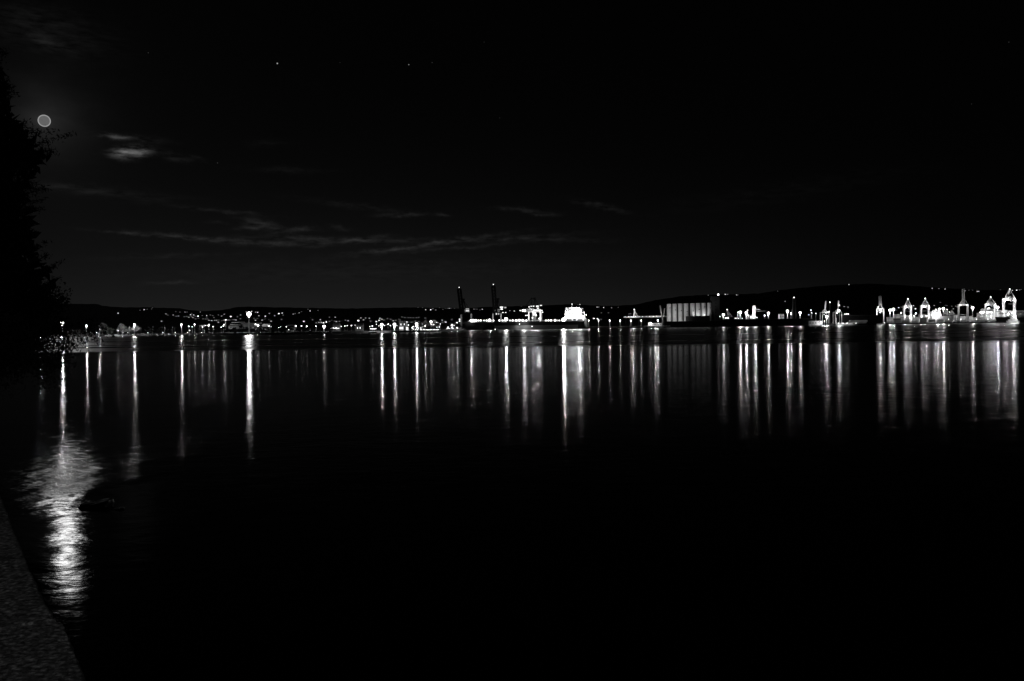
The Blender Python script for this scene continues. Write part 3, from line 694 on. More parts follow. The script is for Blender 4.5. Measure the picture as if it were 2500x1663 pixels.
for k in range(9):
    a = math.pi * (.5 + k / 8.0); lamp(1020 + 14 * math.cos(a), 800 - 4.5 * math.sin(a) + .4, 990, 0, 1.3, 'street', 'small light on the curved end of the landing stage', 'lights round the curved landing', zb=1.5)
dk = thing('town_jetty', 'long low dark town jetty carrying a row of small lights', 'jetty', G(818, 888, 0))
a, b = G(805, 888, 0), G(834, 888, 0); part(dk, 'deck', MB().box(((a.x + b.x) / 2, 890, 1.2), (b.x - a.x, 6, .5)), M_DCONC)
for k in range(6): part(dk, 'pile', MB().cyl((a.x + 1 + k * 2, 889, -2), (a.x + 1 + k * 2, 889, 1), .2), M_DARK)
fe = thing('ferry_boat', 'small brightly lit passenger boat moored at the town shore', 'boat', G(909, 890, 0), None)
def hullmb(x0, x1, Y, zk, zt, beam, bow='r', flare=.5):
    """ship hull between columns x0, x1 (side-on)"""
    a, b = G(x0, Y, 0).x, G(x1, Y, 0).x; L = b - a; mb = MB(); n = 14
    for i in range(n):
        s = i / (n - 1); u = s if bow == 'r' else 1 - s; w = beam / 2 * (1 - max(0, (u - .72) / .28) ** 1.8) * (.72 + .28 * min(1, u / .08)); w = max(w, .05)
        x = a + L * s; xo = (1 if bow == 'r' else -1) * L * .035 * max(0, (u - .6) / .4); lift = (zt - zk) * .10 * max(0, (u - .8) / .2)
        mb.v += [(x + xo * flare, Y - w, zt + lift), (x - xo, Y - w * .985, zk), (x - xo, Y + w * .985, zk), (x + xo * flare, Y + w, zt + lift)]
    for i in range(n - 1):
        for j in range(4): mb.f.append((4 * i + j, 4 * i + (j + 1) % 4, 4 * i + 4 + (j + 1) % 4, 4 * i + 4 + j))
    mb.f += [(0, 1, 2, 3), (4 * n - 1, 4 * n - 2, 4 * n - 3, 4 * n - 4)]; return mb
part(fe, 'hull', hullmb(899, 920, 888, -.4, 1.6, 3.6), M_WHITE)
slab(fe, 'cabin', 903, 918, 801.8, 804.2, 887, 2.6, M_WHITE)
for k in range(6): slab(fe, 'window', 903.8 + k * 2.3, 905.4 + k * 2.3, 802.3, 803.5, 886.8, .2, glowmat(4.0))
# town buildings
def building(name, x0, x1, y0, Y, dep, m, label, nwin=0, wlit=(), zb=GZ, roof='flat', cat='building', group=None, rows=1):
    a, b = G(x0, Y, zb), W(x1, y0, Y); t = thing(name, label, cat, ((a.x + b.x) / 2, Y, zb), group); H = b.z - zb
    part(t, 'wall', MB().box(((a.x + b.x) / 2, Y + dep / 2, zb + H / 2), (b.x - a.x, dep, H)), m)
    if roof == 'flat': part(t, 'roof', MB().box(((a.x + b.x) / 2, Y + dep / 2, zb + H + .2), (b.x - a.x + .8, dep + .8, .4)), M_ROOF)
    else:
        x, X = a.x - .5, b.x + .5; z = zb + H
        part(t, 'roof', MB().add([(x, Y - .5, z), (X, Y - .5, z), (X, Y + dep + .5, z), (x, Y + dep + .5, z), (x, Y + dep / 2, z + dep * .22), (X, Y + dep / 2, z + dep * .22)],
                                 [(0, 1, 5, 4), (2, 3, 4, 5), (1, 2, 5), (3, 0, 4), (0, 3, 2, 1)]), M_ROOF)
    wd = (b.x - a.x) / max(1, nwin)
    for r in range(rows):
        for k in range(nwin):
            part(t, 'window', MB().box((a.x + wd * (k + .5), Y - .03, zb + H * (r + .55) / rows), (wd * .5, .12, min(1.6, H / rows * .45))), glowmat(2.5) if (k + r * nwin) in wlit else M_BLACKROOM)
    return t
building('harbour_office', 975, 991, 788, 1035, 12, M_WHITE, 'pale floodlit harbour office with lit windows beside the lamp masts', 6, (0, 2, 3, 7, 10), rows=2)
building('kiosk', 975, 984, 796.8, 985, 6, M_WHITE, 'low white lit kiosk on the shore below the harbour office', 3, (0, 1, 2), cat='kiosk')
building('lit_tower', 991, 996, 798.5, 985, 5, M_WHITE, 'narrow white lit tower block at the water beside the kiosk', 1, (0, 1), cat='building', rows=2)
for i, (x0, x1, y0, Y) in enumerate(((812, 826, 795, 960), (868, 884, 795, 990), (1020, 1032, 797, 1005), (1062, 1074, 793, 1060), (1090, 1126, 800.5, 1170), (1096, 1110, 789, 1230), (640, 655, 797, 930), (700, 716, 799, 915))):
    building('waterfront_building', x0, x1, y0, Y, 12, M_HWALL, ['gabled house behind the start of the town jetty', 'gabled house on the town shore before the lit ferry', 'pale gabled house beside the curved landing', 'tall gabled house behind the row of landing lights',
             'long low lit quay shed left of the big dark crane', 'gabled warehouse behind the long low quay shed', 'gabled house on the wooded shore just past the stadium', 'dark gabled house further along the wooded shore'][i], max(3, int((x1 - x0) / 3)), (1, 3) if i % 2 else (0, 2, 5), roof='gable')
for k, (x, y) in enumerate(((1094, 800), (1104, 800), (1116, 801))): lamp(x, y - 1, 1160, 0, 1.6, 'street', 'low lamp lighting the long low quay shed', 'lamps on the long quay shed', I=260)
for i, x in enumerate((1033, 1042, 1050, 1060)):
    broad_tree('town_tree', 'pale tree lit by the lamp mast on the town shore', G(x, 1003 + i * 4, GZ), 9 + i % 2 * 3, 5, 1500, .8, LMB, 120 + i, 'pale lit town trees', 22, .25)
lamp(1038, 795, 998, 0, 1.4, 'street', 'low lamp lighting the pale town trees from in front', I=300)
sc1 = thing('scaffold_tower', 'slim lattice scaffold tower with arms beside the harbour office', 'tower', G(976, 1030, GZ))
part(sc1, 'mast', MB().lattice(G(976, 1030, GZ), W(976, 779, 1030), 1.4, .22, 10, (0, 1, 0)), M_LIGHT)
part(sc1, 'arm', MB().bar(W(970, 786, 1030), W(981, 785, 1030), .35), M_LIGHT)
part(sc1, 'arm', MB().bar(W(972, 779, 1030), W(979, 779.5, 1030), .3), M_LIGHT)


# ================================================================== PORT: MOORED CARGO SHIP
YH = 1318.0                      # ship centreline
def wbox(t, name, x0, x1, y0, y1, Y0, dep, m, parent=None): return slab(t, name, x0, x1, y0, y1, Y0, dep, m, parent)
ship = thing('cargo_ship', 'long dark cargo ship moored at the quay with a blazing white deckhouse', 'ship', G(1280, YH, 0))
zd = W(1280, 785.5, YH - 14).z
hb = hullmb(1137, 1434, YH, -1.2, zd, 28, 'l', .9)
part(ship, 'hull', hb, M_HULL)
# lighter lower strake, a shell a little outside the dark plating
b2 = hullmb(1141, 1431, YH, -1.2, W(1280, 794.5, YH - 14).z, 28.1, 'l', .2); part(ship, 'lower_strake', b2, M_BOOT)
ya = YH - 14.0
rl = MB(); x = 1150
part(ship, 'deck_rail', MB().bar(W(1152, 783.6, ya + .6), W(1372, 782.0, ya + .6), .16), M_WHITE)
for k in range(23):
    q = W(1152 + k * 10, 784, ya + .6); part(ship, 'rail_stanchion', MB().box((q.x, q.y, zd + .6), (.14, .14, 1.3)), M_WHITE)
for k, xx in enumerate((1166, 1196, 1228, 1256, 1287, 1330, 1352)):
    q = G(xx, YH, zd); hc = part(ship, 'hatch_coaming', MB().box((q.x, YH, zd + .8), (11.5, 17, 1.6)), M_STEEL)
    part(ship, 'hatch_cover', MB().box((q.x, YH, zd + 1.85), (12.2, 18, .5)), M_LIGHT, hc)
part(ship, 'forecastle', MB().prism([(G(1143, YH, 0).x, YH), (G(1158, YH, 0).x, YH - 11), (G(1166, YH, 0).x, YH - 11.5), (G(1166, YH, 0).x, YH + 11.5), (G(1158, YH, 0).x, YH + 11)], zd, zd + 2.4), M_LIGHT)
# deckhouse
dh = [(1379, 1432, 778, 784.5, -12, 24), (1384, 1426, 770, 778, -10, 20), (1385, 1420, 763, 770, -9, 18), (1386, 1418, 756.5, 763, -8, 16), (1383, 1415, 750.5, 755.5, -10, 14)]
for i, (x0, x1, y0, y1, o, dp) in enumerate(dh):
    d = wbox(ship, 'deckhouse_tier' if i < 4 else 'bridge', x0, x1, y0, y1 - .15, YH + o, dp, M_WHITE)
    nw = 10
    for k in range(nw):
        xx = x0 + (x1 - x0) * (k + .5) / nw
        wbox(ship, 'window', xx - .9, xx + .9, y0 + (y1 - y0) * .3, y0 + (y1 - y0) * .62, YH + o - .12, .2, glowmat(3.0) if (k * 7 + i * 3) % 5 < 2 else M_BLACKROOM, d)
for i, (yy, o) in enumerate(((778, -12.6), (770, -11), (763, -10), (756.3, -9.6))):
    part(ship, 'deck_edge', MB().bar(W(1377 + i * 2, yy, YH + o), W(1430 - i * 3, yy, YH + o), .35), M_WHITE)
part(ship, 'bridge_wing', MB().bar(W(1380, 753.8, YH - 11), W(1424, 753.4, YH - 11), .8), M_WHITE)
fu = wbox(ship, 'funnel', 1413, 1423, 752.5, 763, YH - 3, 7, M_STEEL); wbox(ship, 'funnel_cap', 1412.5, 1423.5, 751, 752.4, YH - 3.3, 7.6, M_DARK, fu)
ms = part(ship, 'radar_mast', MB().cyl(W(1396.5, 750, YH - 5), W(1396.5, 742.5, YH - 5), .6, .3), M_WHITE)
part(ship, 'mast_arm', MB().bar(W(1393.5, 746.5, YH - 5), W(1400, 746.5, YH - 5), .35), M_WHITE, ms)
part(ship, 'mast_post', MB().cyl(W(1399, 750, YH - 5), W(1399, 746.6, YH - 5), .35), M_WHITE, ms)
part(ship, 'crane_post', MB().cyl(W(1381.5, 778, YH - 9), W(1380.5, 758, YH - 9), .45), M_WHITE)
part(ship, 'crane_post', MB().cyl(W(1428, 778, YH - 9), W(1426, 760, YH - 9), .35), M_WHITE)
# rounded transom stern
q = W(1428.5, 790.5, YH - 11); tr_ = MB().cyl((q.x, q.y - 3.4, q.z), (q.x + 1.6, q.y - 4.4, q.z), px(6.6, 1300), px(6.4, 1300), 20); part(ship, 'stern', tr_, mat('stern_paint', .14, .5, .3, .3))
def shiplight(x, y, Y, I, rpx, e=7.0):
    p = W(x, y, Y); part(ship, 'deck_light', MB().ball(p, px(rpx, Y), 8, 5), glowmat(e)); 
    if I > 0: pointlight(ship, (p.x, p.y, p.z + px(rpx, Y) + .5), I, .3)
shiplight(1376, 781.0, YH - 9.5, 4.2 * KB * YH ** 2 / 256, 4.6, 12.0)
shiplight(1235.5, 779.5, YH - 10.5, .95 * KB * YH ** 2 / 256, 4.0, 12.0)
shiplight(1195.5, 782, YH - 13, .10 * KB * YH ** 2 / 256, 3.2)
shiplight(1150, 783, YH - 13, .26 * KB * YH ** 2 / 256, 2.6)
shiplight(1156, 782, YH - 13, .0, 2.2)
for (x, y, I, r) in ((1392, 776, 900, 2.0), (1404, 775, 1600, 2.2), (1414, 765, 5200, 3.8), (1420, 776, 1800, 2.4), (1398, 754.5, 800, 1.2), (1411, 754.5, 700, 1.2), (1431, 769, 100, 1.3), (1386, 766, 500, 1.2)):
    shiplight(x, y, YH - 13.4 if y > 770 else YH - 11.5, I * .25, r * .8)
for (x, r) in ((1162, 2.2), (1168, 1.6), (1174, 1.8), (1182, 1.4), (1188, 1.6), (1205, 1.4), (1219, 1.8), (1227, 1.6), (1245, 1.5), (1252, 1.8), (1260, 2.2), (1268, 2.6), (1276, 2.4), (1285, 1.8), (1333, 1.6), (1339, 1.8), (1345, 2.0), (1355, 2.4), (1262, 1.5), (1366, 1.4)):
    shiplight(x, 782.6 - (r - 1.4) * .5, YH - 13, 0, r, 5.0)
shiplight(1396.5, 742.6, YH - 6, 60, .8, 5.0)
for (x, y) in ((1268.5, 791.3), (1299, 797), (1209, 804.2)): shiplight(x, y, YH - 14.6, 0, .9, 5.0)

# ================================================================== GANTRY CRANES
def sts(name, xl, xr, ytop, yapex, Y, dep, m, label, boom='down', yboom=None, zb=3.0, lit=0.0, leg=1.5, blen=34, mh=True, thick=1.0, nolamp=False, mt=None, face=0.0):
    """ship-to-shore gantry: waterside legs seen at columns xl, xr; sill, girders, A-frame, boom"""
    a, b = W(xl, ytop, Y), W(xr, ytop, Y); zt = (a.z + b.z) / 2; xa, xb = a.x, b.x; xc = (xa + xb) / 2; za = W((xl + xr) / 2, yapex, Y).z
    t = thing(name, label, 'crane', (xc, Y, zb)); lw = leg * thick; mt = mt or m
    for yy in (Y, Y + dep):
        for xx in (xa, xb):
            part(t, 'leg', MB().bar((xx, yy, zb + 1), (xx, yy, zt), lw), m)
            bo = part(t, 'bogie', MB().box((xx, yy, zb + .55), (3.4, 1.3, 1.1)), M_DARK)
        part(t, 'sill_beam', MB().bar((xa, yy, zb + 2.2), (xb, yy, zb + 2.2), lw * .8), m)
        part(t, 'portal_beam', MB().bar((xa - .6, yy, zt), (xb + .6, yy, zt), lw * 1.2), m)
        part(t, 'portal_tie', MB().bar((xa, yy, zb + (zt - zb) * .42), (xb, yy, zb + (zt - zb) * .42), lw * .6) if yy > Y else MB().bar((xa, yy, zt - lw * 1.6), (xb, yy, zt - lw * 1.6), lw * .5), m)
    for xx in (xa, xb):
        part(t, 'side_beam', MB().bar((xx, Y, zt), (xx, Y + dep, zt), lw), m)
        part(t, 'side_brace', MB().bar((xx, Y, zb + 4), (xx, Y + dep, zt), lw * .5), m)
        part(t, 'apex_leg', MB().bar((xx, Y, zt), (xc + (.5 if xx > xc else -.5), Y + 1, za), lw * .55), mt)
        part(t, 'backstay', MB().bar((xc + (1.5 if xx > xc else -1.5), Y + dep * 1.3, zt + 1), (xc, Y + 1, za), lw * .35), mt)
    g = 2.2
    for s_ in (-1, 1): part(t, 'girder', MB().bar((xc + s_ * g, Y - 1, zt + .2), (xc + s_ * g, Y + dep * 1.5, zt + .2), 1.5, 1.5), m)
    if boom == 'down':
        bm = part(t, 'boom', MB().lattice((xc, Y - 1.5, zt + .2), (xc, Y - blen, zt + .2), 4.4, .45, 8), m)
        part(t, 'forestay', MB().bar((xc, Y + 1, za), (xc, Y - blen * .75, zt + 2), .3), m)
        c = part(t, 'trolley_cab', MB().box((xc + 2, Y - 7, zt - 3.6), (3.2, 4.5, 3.2)), m); part(t, 'cab_window', MB().box((xc + 2, Y - 9.3, zt - 3.9), (2.8, .12, 1.5)), M_BLACKROOM, c)
        part(t, 'spreader', MB().box((xc - .5, Y - 14, zt - 9.5), (6.5, 2.4, .8)), m)
        part(t, 'hoist_rope', MB().bar((xc - .5, Y - 14, zt), (xc - .5, Y - 14, zt - 9.2), .16), M_DARK)
    elif boom == 'up':
        zbm = W((xl + xr) / 2, yboom, Y).z
        part(t, 'boom', MB().lattice((xc - .4, Y - 2, zt + .5), (xc - 1.4, Y - 9, zbm), 3.8, .5, 14, (0, 1, 0)), m)
        part(t, 'boom_stay', MB().bar((xc, Y + 1, za), (xc - 1.2, Y - 6, zt + (zbm - zt) * .7), .3), m)
    if mh:
        k = part(t, 'machinery_house', MB().box((xc, Y + dep * .75, zt + 3.0), (6.5, 9, 4.4)), m); part(t, 'house_door', MB().box((xc, Y + dep * .75 - 4.56, zt + 2.4), (1.4, .12, 2.2)), M_BLACKROOM, k)
    st = part(t, 'stair_tower', MB().lattice((xb + 1.9, Y + dep, zb), (xb + 1.9, Y + dep, zt), 1.5, .2, 12, (0, 1, 0)), m)
    if lit > 0:
        for xx in (xa + 2, xb - 2):
            fl = part(t, 'floodlight', MB().box((xx, Y - 1.6, zt - 1.4), (1.2, .6, .9)), glowmat(8.0)); pointlight(t, (xx, Y - 3.2, zt - 2.2), lit, .3)
    t.rotation_euler = (0, 0, -math.atan2(xc, Y) * face)
    if not nolamp:
        part(t, 'warning_light', MB().ball((xc, Y, za + .9), .9, 8, 5), glowmat(5.0))
    return t
# dark cranes with raised booms behind the ship
def dark_crane(xb0, yb0, xb1, yb1, xaf, yaf, xleg0, xleg1, ygird, Y, label, e_sign):
    zt = W(xleg0, ygird, Y).z; t = thing('ship_to_shore_crane', label, 'crane', G((xleg0 + xleg1) / 2, Y, 2.3)); m = M_BLACK
    xa, xb = W(xleg0, ygird, Y).x, W(xleg1, ygird, Y).x
    for yy in (Y, Y + 20):
        for xx in (xa, xb): part(t, 'leg', MB().bar((xx, yy, 3.2), (xx, yy, zt), 1.5), M_STEEL); part(t, 'bogie', MB().box((xx, yy, 2.8), (4, 1.4, 1.1)), m)
        part(t, 'portal_beam', MB().bar((xa - .7, yy, zt), (xb + .7, yy, zt), 1.8), m)
        part(t, 'diagonal_brace', MB().bar((xa, yy, 4), (xb, yy, zt - 4), .7), m)
    for xx in (xa, xb): part(t, 'side_beam', MB().bar((xx, Y, zt), (xx, Y + 20, zt), 1.5), m)
    p0, p1 = W(xb0, yb0, Y - 3), W(xb1, yb1, Y - 8); w = px(3.3, Y)
    for s_ in (-1, 1): part(t, 'boom_girder', MB().bar((p0.x + s_ * w, p0.y, p0.z), (p1.x + s_ * w, p1.y, p1.z), 3.0), m)
    for k in range(9):
        f0 = k / 9; q = p0.lerp(p1, f0); q2 = p0.lerp(p1, f0 + .11); part(t, 'boom_tie', MB().bar((q.x - w, q.y, q.z), (q2.x + w, q2.y, q2.z), .7), m)
    part(t, 'boom_tip', MB().bar((p1.x - w, p1.y, p1.z), (p1.x + w, p1.y, p1.z), 1.4), m)
    pa = W(xaf, yaf, Y + 3)
    for xx in (xa + 1, xb - 6): part(t, 'apex_leg', MB().bar((xx, Y + 1, zt), (pa.x, pa.y, pa.z), 1.6), m)
    part(t, 'apex_head', MB().box((pa.x, pa.y, pa.z), (4.5, 3, 2.2)), m)
    part(t, 'backstay', MB().bar((pa.x, pa.y, pa.z), (xb, Y + 30, zt), .5), m)
    for s_ in (-3, 3): part(t, 'girder', MB().bar(((xa + xb) / 2 + s_, Y - 2, zt + .5), ((xa + xb) / 2 + s_, Y + 42, zt + .5), 1.6), m)
    part(t, 'machinery_house', MB().box(((xa + xb) / 2, Y + 24, zt + 3.5), (9, 12, 5)), M_STEEL)
    part(t, 'warning_light', MB().ball((p1.x, p1.y, p1.z + 2.4), px(1.0, Y), 8, 5), glowmat(2.5))
    for (x0, x1, y0, y1, e) in e_sign: wbox(t, 'lit_panel', x0, x1, y0, y1, Y - 4, .6, glowmat(e))
    return t
dark_crane(1128.5, 768, 1121.0, 705.5, 1131, 731, 1125, 1150, 765, 1352, 'dark crane with raised boom at the bow of the cargo ship', [(1137, 1145, 753, 756.4, .35), (1137, 1145, 758, 760.4, 1.2)])
dark_crane(1209.0, 764, 1204.5, 698.5, 1216, 730, 1203, 1223, 764, 1352, 'taller dark crane with raised boom above the middle of the cargo ship', [(1220.5, 1228, 748.6, 752, 1.3), (1222, 1227.5, 753.5, 756, 2.0), (1231, 1236, 749.5, 752.5, .5), (1226, 1229.5, 762.4, 764, 1.6), (1233.5, 1236, 762.4, 764, 1.6), (1210.8, 1212.2, 764.5, 768.4, 1.5), (1215, 1219, 764.5, 768.4, .4)])
c3 = sts('ship_to_shore_crane', 1291, 1319.5, 757.5, 727, 1348, 20, M_LIGHT, 'floodlit gantry crane with dark top frame between the taller crane and deckhouse', 'none', zb=2.3, leg=1.6, mh=False, nolamp=True, mt=M_BLACK)
part(c3, 'boom', MB().lattice(W(1300, 757, 1346), W(1284, 758.5, 1302), 4.2, .45, 10), M_STEEL)
for (a_, b_) in (((1296, 757), (1297.5, 727)), ((1306, 757), (1307, 726)), ((1283, 748), (1297.5, 728)), ((1297.5, 729), (1307, 728))): part(c3, 'apex_frame', MB().bar(W(*a_, 1350), W(*b_, 1350), 1.0), M_BLACK)
for (x0, x1, y0, y1) in ((1309, 1315, 746, 750), (1311, 1315.5, 751.5, 754.5), (1318, 1323, 744.8, 747), (1301, 1304.5, 746.5, 749), (1295, 1299, 747, 749)): wbox(c3, 'lit_panel', x0, x1, y0, y1, 1343, .5, glowmat(1.3))
part(c3, 'stair_tower', MB().lattice(G(1304, 1360, 2.3), W(1304, 760, 1360), 5.0, .8, 7, (0, 1, 0)), M_LIGHT)
part(c3, 'cab', MB().box(W(1304, 766, 1352), (4.5, 4, 6)), M_WHITE)
p = W(1279, 758.5, 1295); part(c3, 'floodlight', MB().box(p, (5.0, 1.0, 2.6)), glowmat(9.0))
spotlight(c3, (p.x, p.y + 1.0, p.z - 1.8), W(1277, 801, YH - 14), 7000, 70, .5, 1.0)
pointlight(c3, (p.x, p.y - 1.6, p.z), .40 * KB * 1300 ** 2 / 256, .4)
for (x, y, I) in ((1300, 776, 800), (1309, 770, 500), (1316, 778, 500)): pp = W(x, y, 1340); part(c3, 'floodlight', MB().ball(pp, .8, 8, 5), glowmat(7.0)); pointlight(c3, (pp.x, pp.y - 1.3, pp.z), I, .3)
for (x, y) in ((1323, 758), (1325, 762.6), (1320, 764), (1291.5, 749.5), (1294, 754), (1298, 755), (1270, 758.5), (1284, 770.2), (1288, 770)): part(c3, 'small_light', MB().ball(W(x, y, 1338), .75, 6, 4), glowmat(3.0))

# ================================================================== LAMP-LIT PIER, CONVEYOR, SILOS
YP = 1290.0
pier = thing('mooring_pier', 'long low pier with a pale deck edge running from the ship\'s stern', 'pier', G(1530, YP, 0))
a, b = G(1431, YP, 0), G(1637, YP, 0)
part(pier, 'deck', MB().box(((a.x + b.x) / 2, YP + 3, 2.3), (b.x - a.x, 6, .9)), M_CONC)
for k in range(19): part(pier, 'pile', MB().cyl((a.x + 2 + k * 6.6, YP + 2, -3), (a.x + 2 + k * 6.6, YP + 2, 2), .45), M_DARK)
for k in range(30): part(pier, 'kerb_block', MB().box((a.x + 2 + k * 4.1, YP - .15, 3.05), (2.6, .4, .55)), M_WHITE)
for x in (1437.5, 1461.5, 1488.3, 1514, 1540, 1565.5): lamp(x, 782.3, YP + 2, .055, 1.9, 'street', 'lamp post standing on the long mooring pier', 'lamp posts on the mooring pier', zb=2.75, I=330)
lamp(1605.8, 781.8, YP + 2, .07, 2.5, 'street', 'lamp post above the white building on the mooring pier', zb=2.75, I=400)
wb_ = thing('pier_building', 'low white lamp-lit building near the end of the mooring pier', 'building', G(1600, YP, 2.75))
wbox(wb_, 'wall', 1591, 1615.5, 789.5, 797.6, YP + 1, 4, M_WHITE); wbox(wb_, 'stair_block', 1583, 1590.8, 787.5, 797.6, YP + 1.2, 3.6, M_WHITE); wbox(wb_, 'roof', 1590.5, 1616, 788.9, 789.4, YP + .7, 4.6, M_LIGHT)
for k in range(6): wbox(wb_, 'window', 1592.5 + k * 3.7, 1594.6 + k * 3.7, 791.5, 794, YP + .9, .2, M_BLACKROOM)
lamp(1589, 789, YP - 1, 0, 1.6, 'street', 'small lamp at the corner of the white pier building', I=260, zb=2.75)
lamp(1608, 790, YP - 3, 0, .6, 'street', 'small lamp before the white front of the pier building', I=160, zb=2.75)
YC = 1385.0
cv = thing('conveyor_bridge', 'long horizontal conveyor bridge on trestles leading to the silos', 'conveyor', G(1575, YC, GZ))
part(cv, 'gallery', MB().lattice(W(1522, 774.6, YC), W(1627, 772.6, YC), 1.6, .35, 34), M_LIGHT)
for k in range(7):
    q = W(1528 + k * 15.5, 775, YC); part(cv, 'trestle', MB().bar((q.x, YC, GZ), (q.x, YC, q.z - 1), .7), M_DARK)
for k in range(12): q = W(1526 + k * 8.6, 773.6 - k * .16, YC - 1.4); part(cv, 'gallery_light', MB().ball(q, .5, 6, 4), glowmat(2.2))
pointlight(cv, W(1545, 769, YC - 8), 500, .3); pointlight(cv, W(1600, 768, YC - 8), 500, .3)
def derrick(name, label, apex, feet, Y, w, m, ball=True, extra=()):
    f0 = feet[0]; t = thing(name, label, 'crane', G((feet[0][0] + feet[-1][0]) / 2, Y, W(feet[0][0], feet[0][1], Y).z))
    for (x, y) in feet: part(t, 'strut', MB().bar(W(x, y, Y), W(apex[0], apex[1], Y), w), m)
    for (a_, b_) in extra: part(t, 'boom', MB().bar(W(*a_, Y), W(*b_, Y), w * .8), m)
    part(t, 'base_frame', MB().bar(W(feet[0][0] - 1, feet[0][1], Y), W(feet[-1][0] + 1, feet[-1][1], Y), w * 1.6), m)
    if ball: part(t, 'top_light', MB().ball(W(apex[0], apex[1] - 1.2, Y), px(1.4, Y), 8, 5), glowmat(3.0))
    return t
derrick('ship_loader', 'pale A-frame loader standing on the conveyor bridge', (1548.5, 757), [(1546.5, 772.5), (1550.5, 772.5), (1557, 772.8)], YC, .55, M_LIGHT)
lv = thing('loader_masts', 'pair of slanting lattice masts in a V beside the first silo', 'mast', G(1617, YC, GZ))
part(lv, 'mast', MB().lattice(W(1615.5, 772, YC - 2), W(1611.5, 746, YC - 2), 1.1, .25, 12, (0, 1, 0)), M_LIGHT)
part(lv, 'mast', MB().lattice(W(1620, 772, YC - 2), W(1622.5, 753, YC - 2), 1.0, .25, 9, (0, 1, 0)), M_LIGHT)
part(lv, 'footing', MB().bar(G(1617.5, YC - 2, GZ), W(1617.5, 772, YC - 2), 1.6), M_STEEL)
YSI = 1420.0
sg = thing('silo_block', 'row of eight pale concrete grain silos with a dark lift tower', 'silo', G(1690, YSI, GZ)); M_SILO = mat('silo_concrete', .42, .8, .12, .22)
for k in range(8):
    x0 = 1627 + k * 13.9 + (1.6 if k > 3 else 0); xc = x0 + 6.1; q = W(xc, 743.6 - k * .42, YSI); r = px(5.5, YSI)
    s_ = part(sg, 'silo', MB().cyl((q.x, YSI, GZ), (q.x, YSI, q.z), r, r, 28), M_SILO, smooth=False)
    part(sg, 'silo_rim', MB().cyl((q.x, YSI, q.z), (q.x, YSI, q.z + .7), r + .12, r + .12, 28), M_LIGHT, s_)
    part(sg, 'silo_vent', MB().box((q.x + 1.0, YSI - r + .1, W(xc, [0, 757, 758.5, 761, 759.5, 756, 749.5, 0][k] or 752, YSI).z), (1.3, .6, 1.5)), M_DARK, s_)
    part(sg, 'gap_wall', MB().box((q.x + r + .6, YSI + 1.5, (q.z + GZ) / 2), (1.9, 2, q.z - GZ - 1)), M_DARK)
wbox(sg, 'lift_tower', 1738.5, 1757, 724, 797, YSI - 2, 14, mat('tower_concrete', .045, .9, .1, .2))
wbox(sg, 'tower_cap', 1738, 1757.5, 722.5, 723.9, YSI - 2.4, 14.8, M_DARK)
for k in range(6): wbox(sg, 'tower_window', 1746.5, 1748.5, 732 + k * 7.5, 734.5 + k * 7.5, YSI - 2.15, .3, M_BLACKROOM)
part(sg, 'warning_light', MB().ball(W(1753.5, 719.5, YSI), 1.5, 8, 5), glowmat(4.0))
building('wharf_shed', 1678, 1733, 771.5, 1396, 12, M_DARK, 'dark flat shed in front of the right-hand silos', 8, ())
building('wharf_shed', 1622, 1757, 783.8, 1368, 14, M_DARK, 'long low dark wharf shed along the foot of the silos', 16, ())
for i, xx in enumerate((1633, 1660, 1697, 1722)):
    q = G(xx, 1383.5 if i < 2 else 1409.5, GZ if i > 1 else GZ); t = thing('silo_floodlight', ['floodlight behind the wharf shed lighting the first silo', 'floodlight behind the wharf shed lighting the third silo', 'floodlight between dark shed and silos lighting the sixth silo', 'floodlight between dark shed and silos lighting the seventh silo'][i], 'floodlight', q)
    zt = W(xx, 785, 1383).z if i < 2 else W(xx, 773, 1410).z
    part(t, 'post', MB().cyl(q, (q.x, q.y, zt), .16), M_STEEL); part(t, 'housing', MB().box((q.x, q.y - .5, zt + .2), (1.2, .8, .9)), M_DARK)
    part(t, 'lens', MB().box((q.x, q.y + .02, zt + .2), (1.0, .1, .7)), glowmat(6.0))
    spotlight(t, (q.x, q.y + .3, zt + .2), (q.x + (6 if i % 2 == 0 else -2), YSI - 6, 24), 1350 if i < 2 else 380, 150, .3, .5)

# ================================================================== BULK QUAY
ZQ = 3.0
building('storage_shed', 1762, 1985, 778.2, 1398, 20, M_DARK, 'very long low dark storage shed along the bulk quay', 24, ())
building('storage_shed', 2056, 2150, 769.5, 1432, 22, M_DARK, 'dark storage shed between the jib cranes and the container terminal', 10, ())
YB = 1450.0
def bl(x, y, b, r, label, group=None, kind='mast', Y=YB, **k): return lamp(x, y, Y, b * .72, r, kind, label, group, ZQ, **k)
bl(1766, 768.5, .20, 4.0, 'bright low lamp on the bulk quay beside the dark lift tower')
bl(1757, 773, 0, 2.2, 'small low lamp right at the foot of the lift tower', None, 'street')
bl(1807, 762.5, .62, 4.6, 'lamp mast on the bulk quay right of the A-frame crane')
bl(1822, 764, .58, 4.2, 'lamp mast on the bulk quay next to the lattice tower')
bl(1876, 764.5, .42, 4.2, 'lamp mast at the end of the lattice tower\'s long arm')
bl(1922.5, 759.5, .50, 4.2, 'tall lamp mast beside the slim dark chimney')
bl(1931, 764, .36, 2.2, 'slender lamp post between lamp mast and the slim dark chimney', None, 'street')
bl(1953.5, 763.5, .42, 4.0, 'lone lamp mast on the far side of the slim dark chimney')
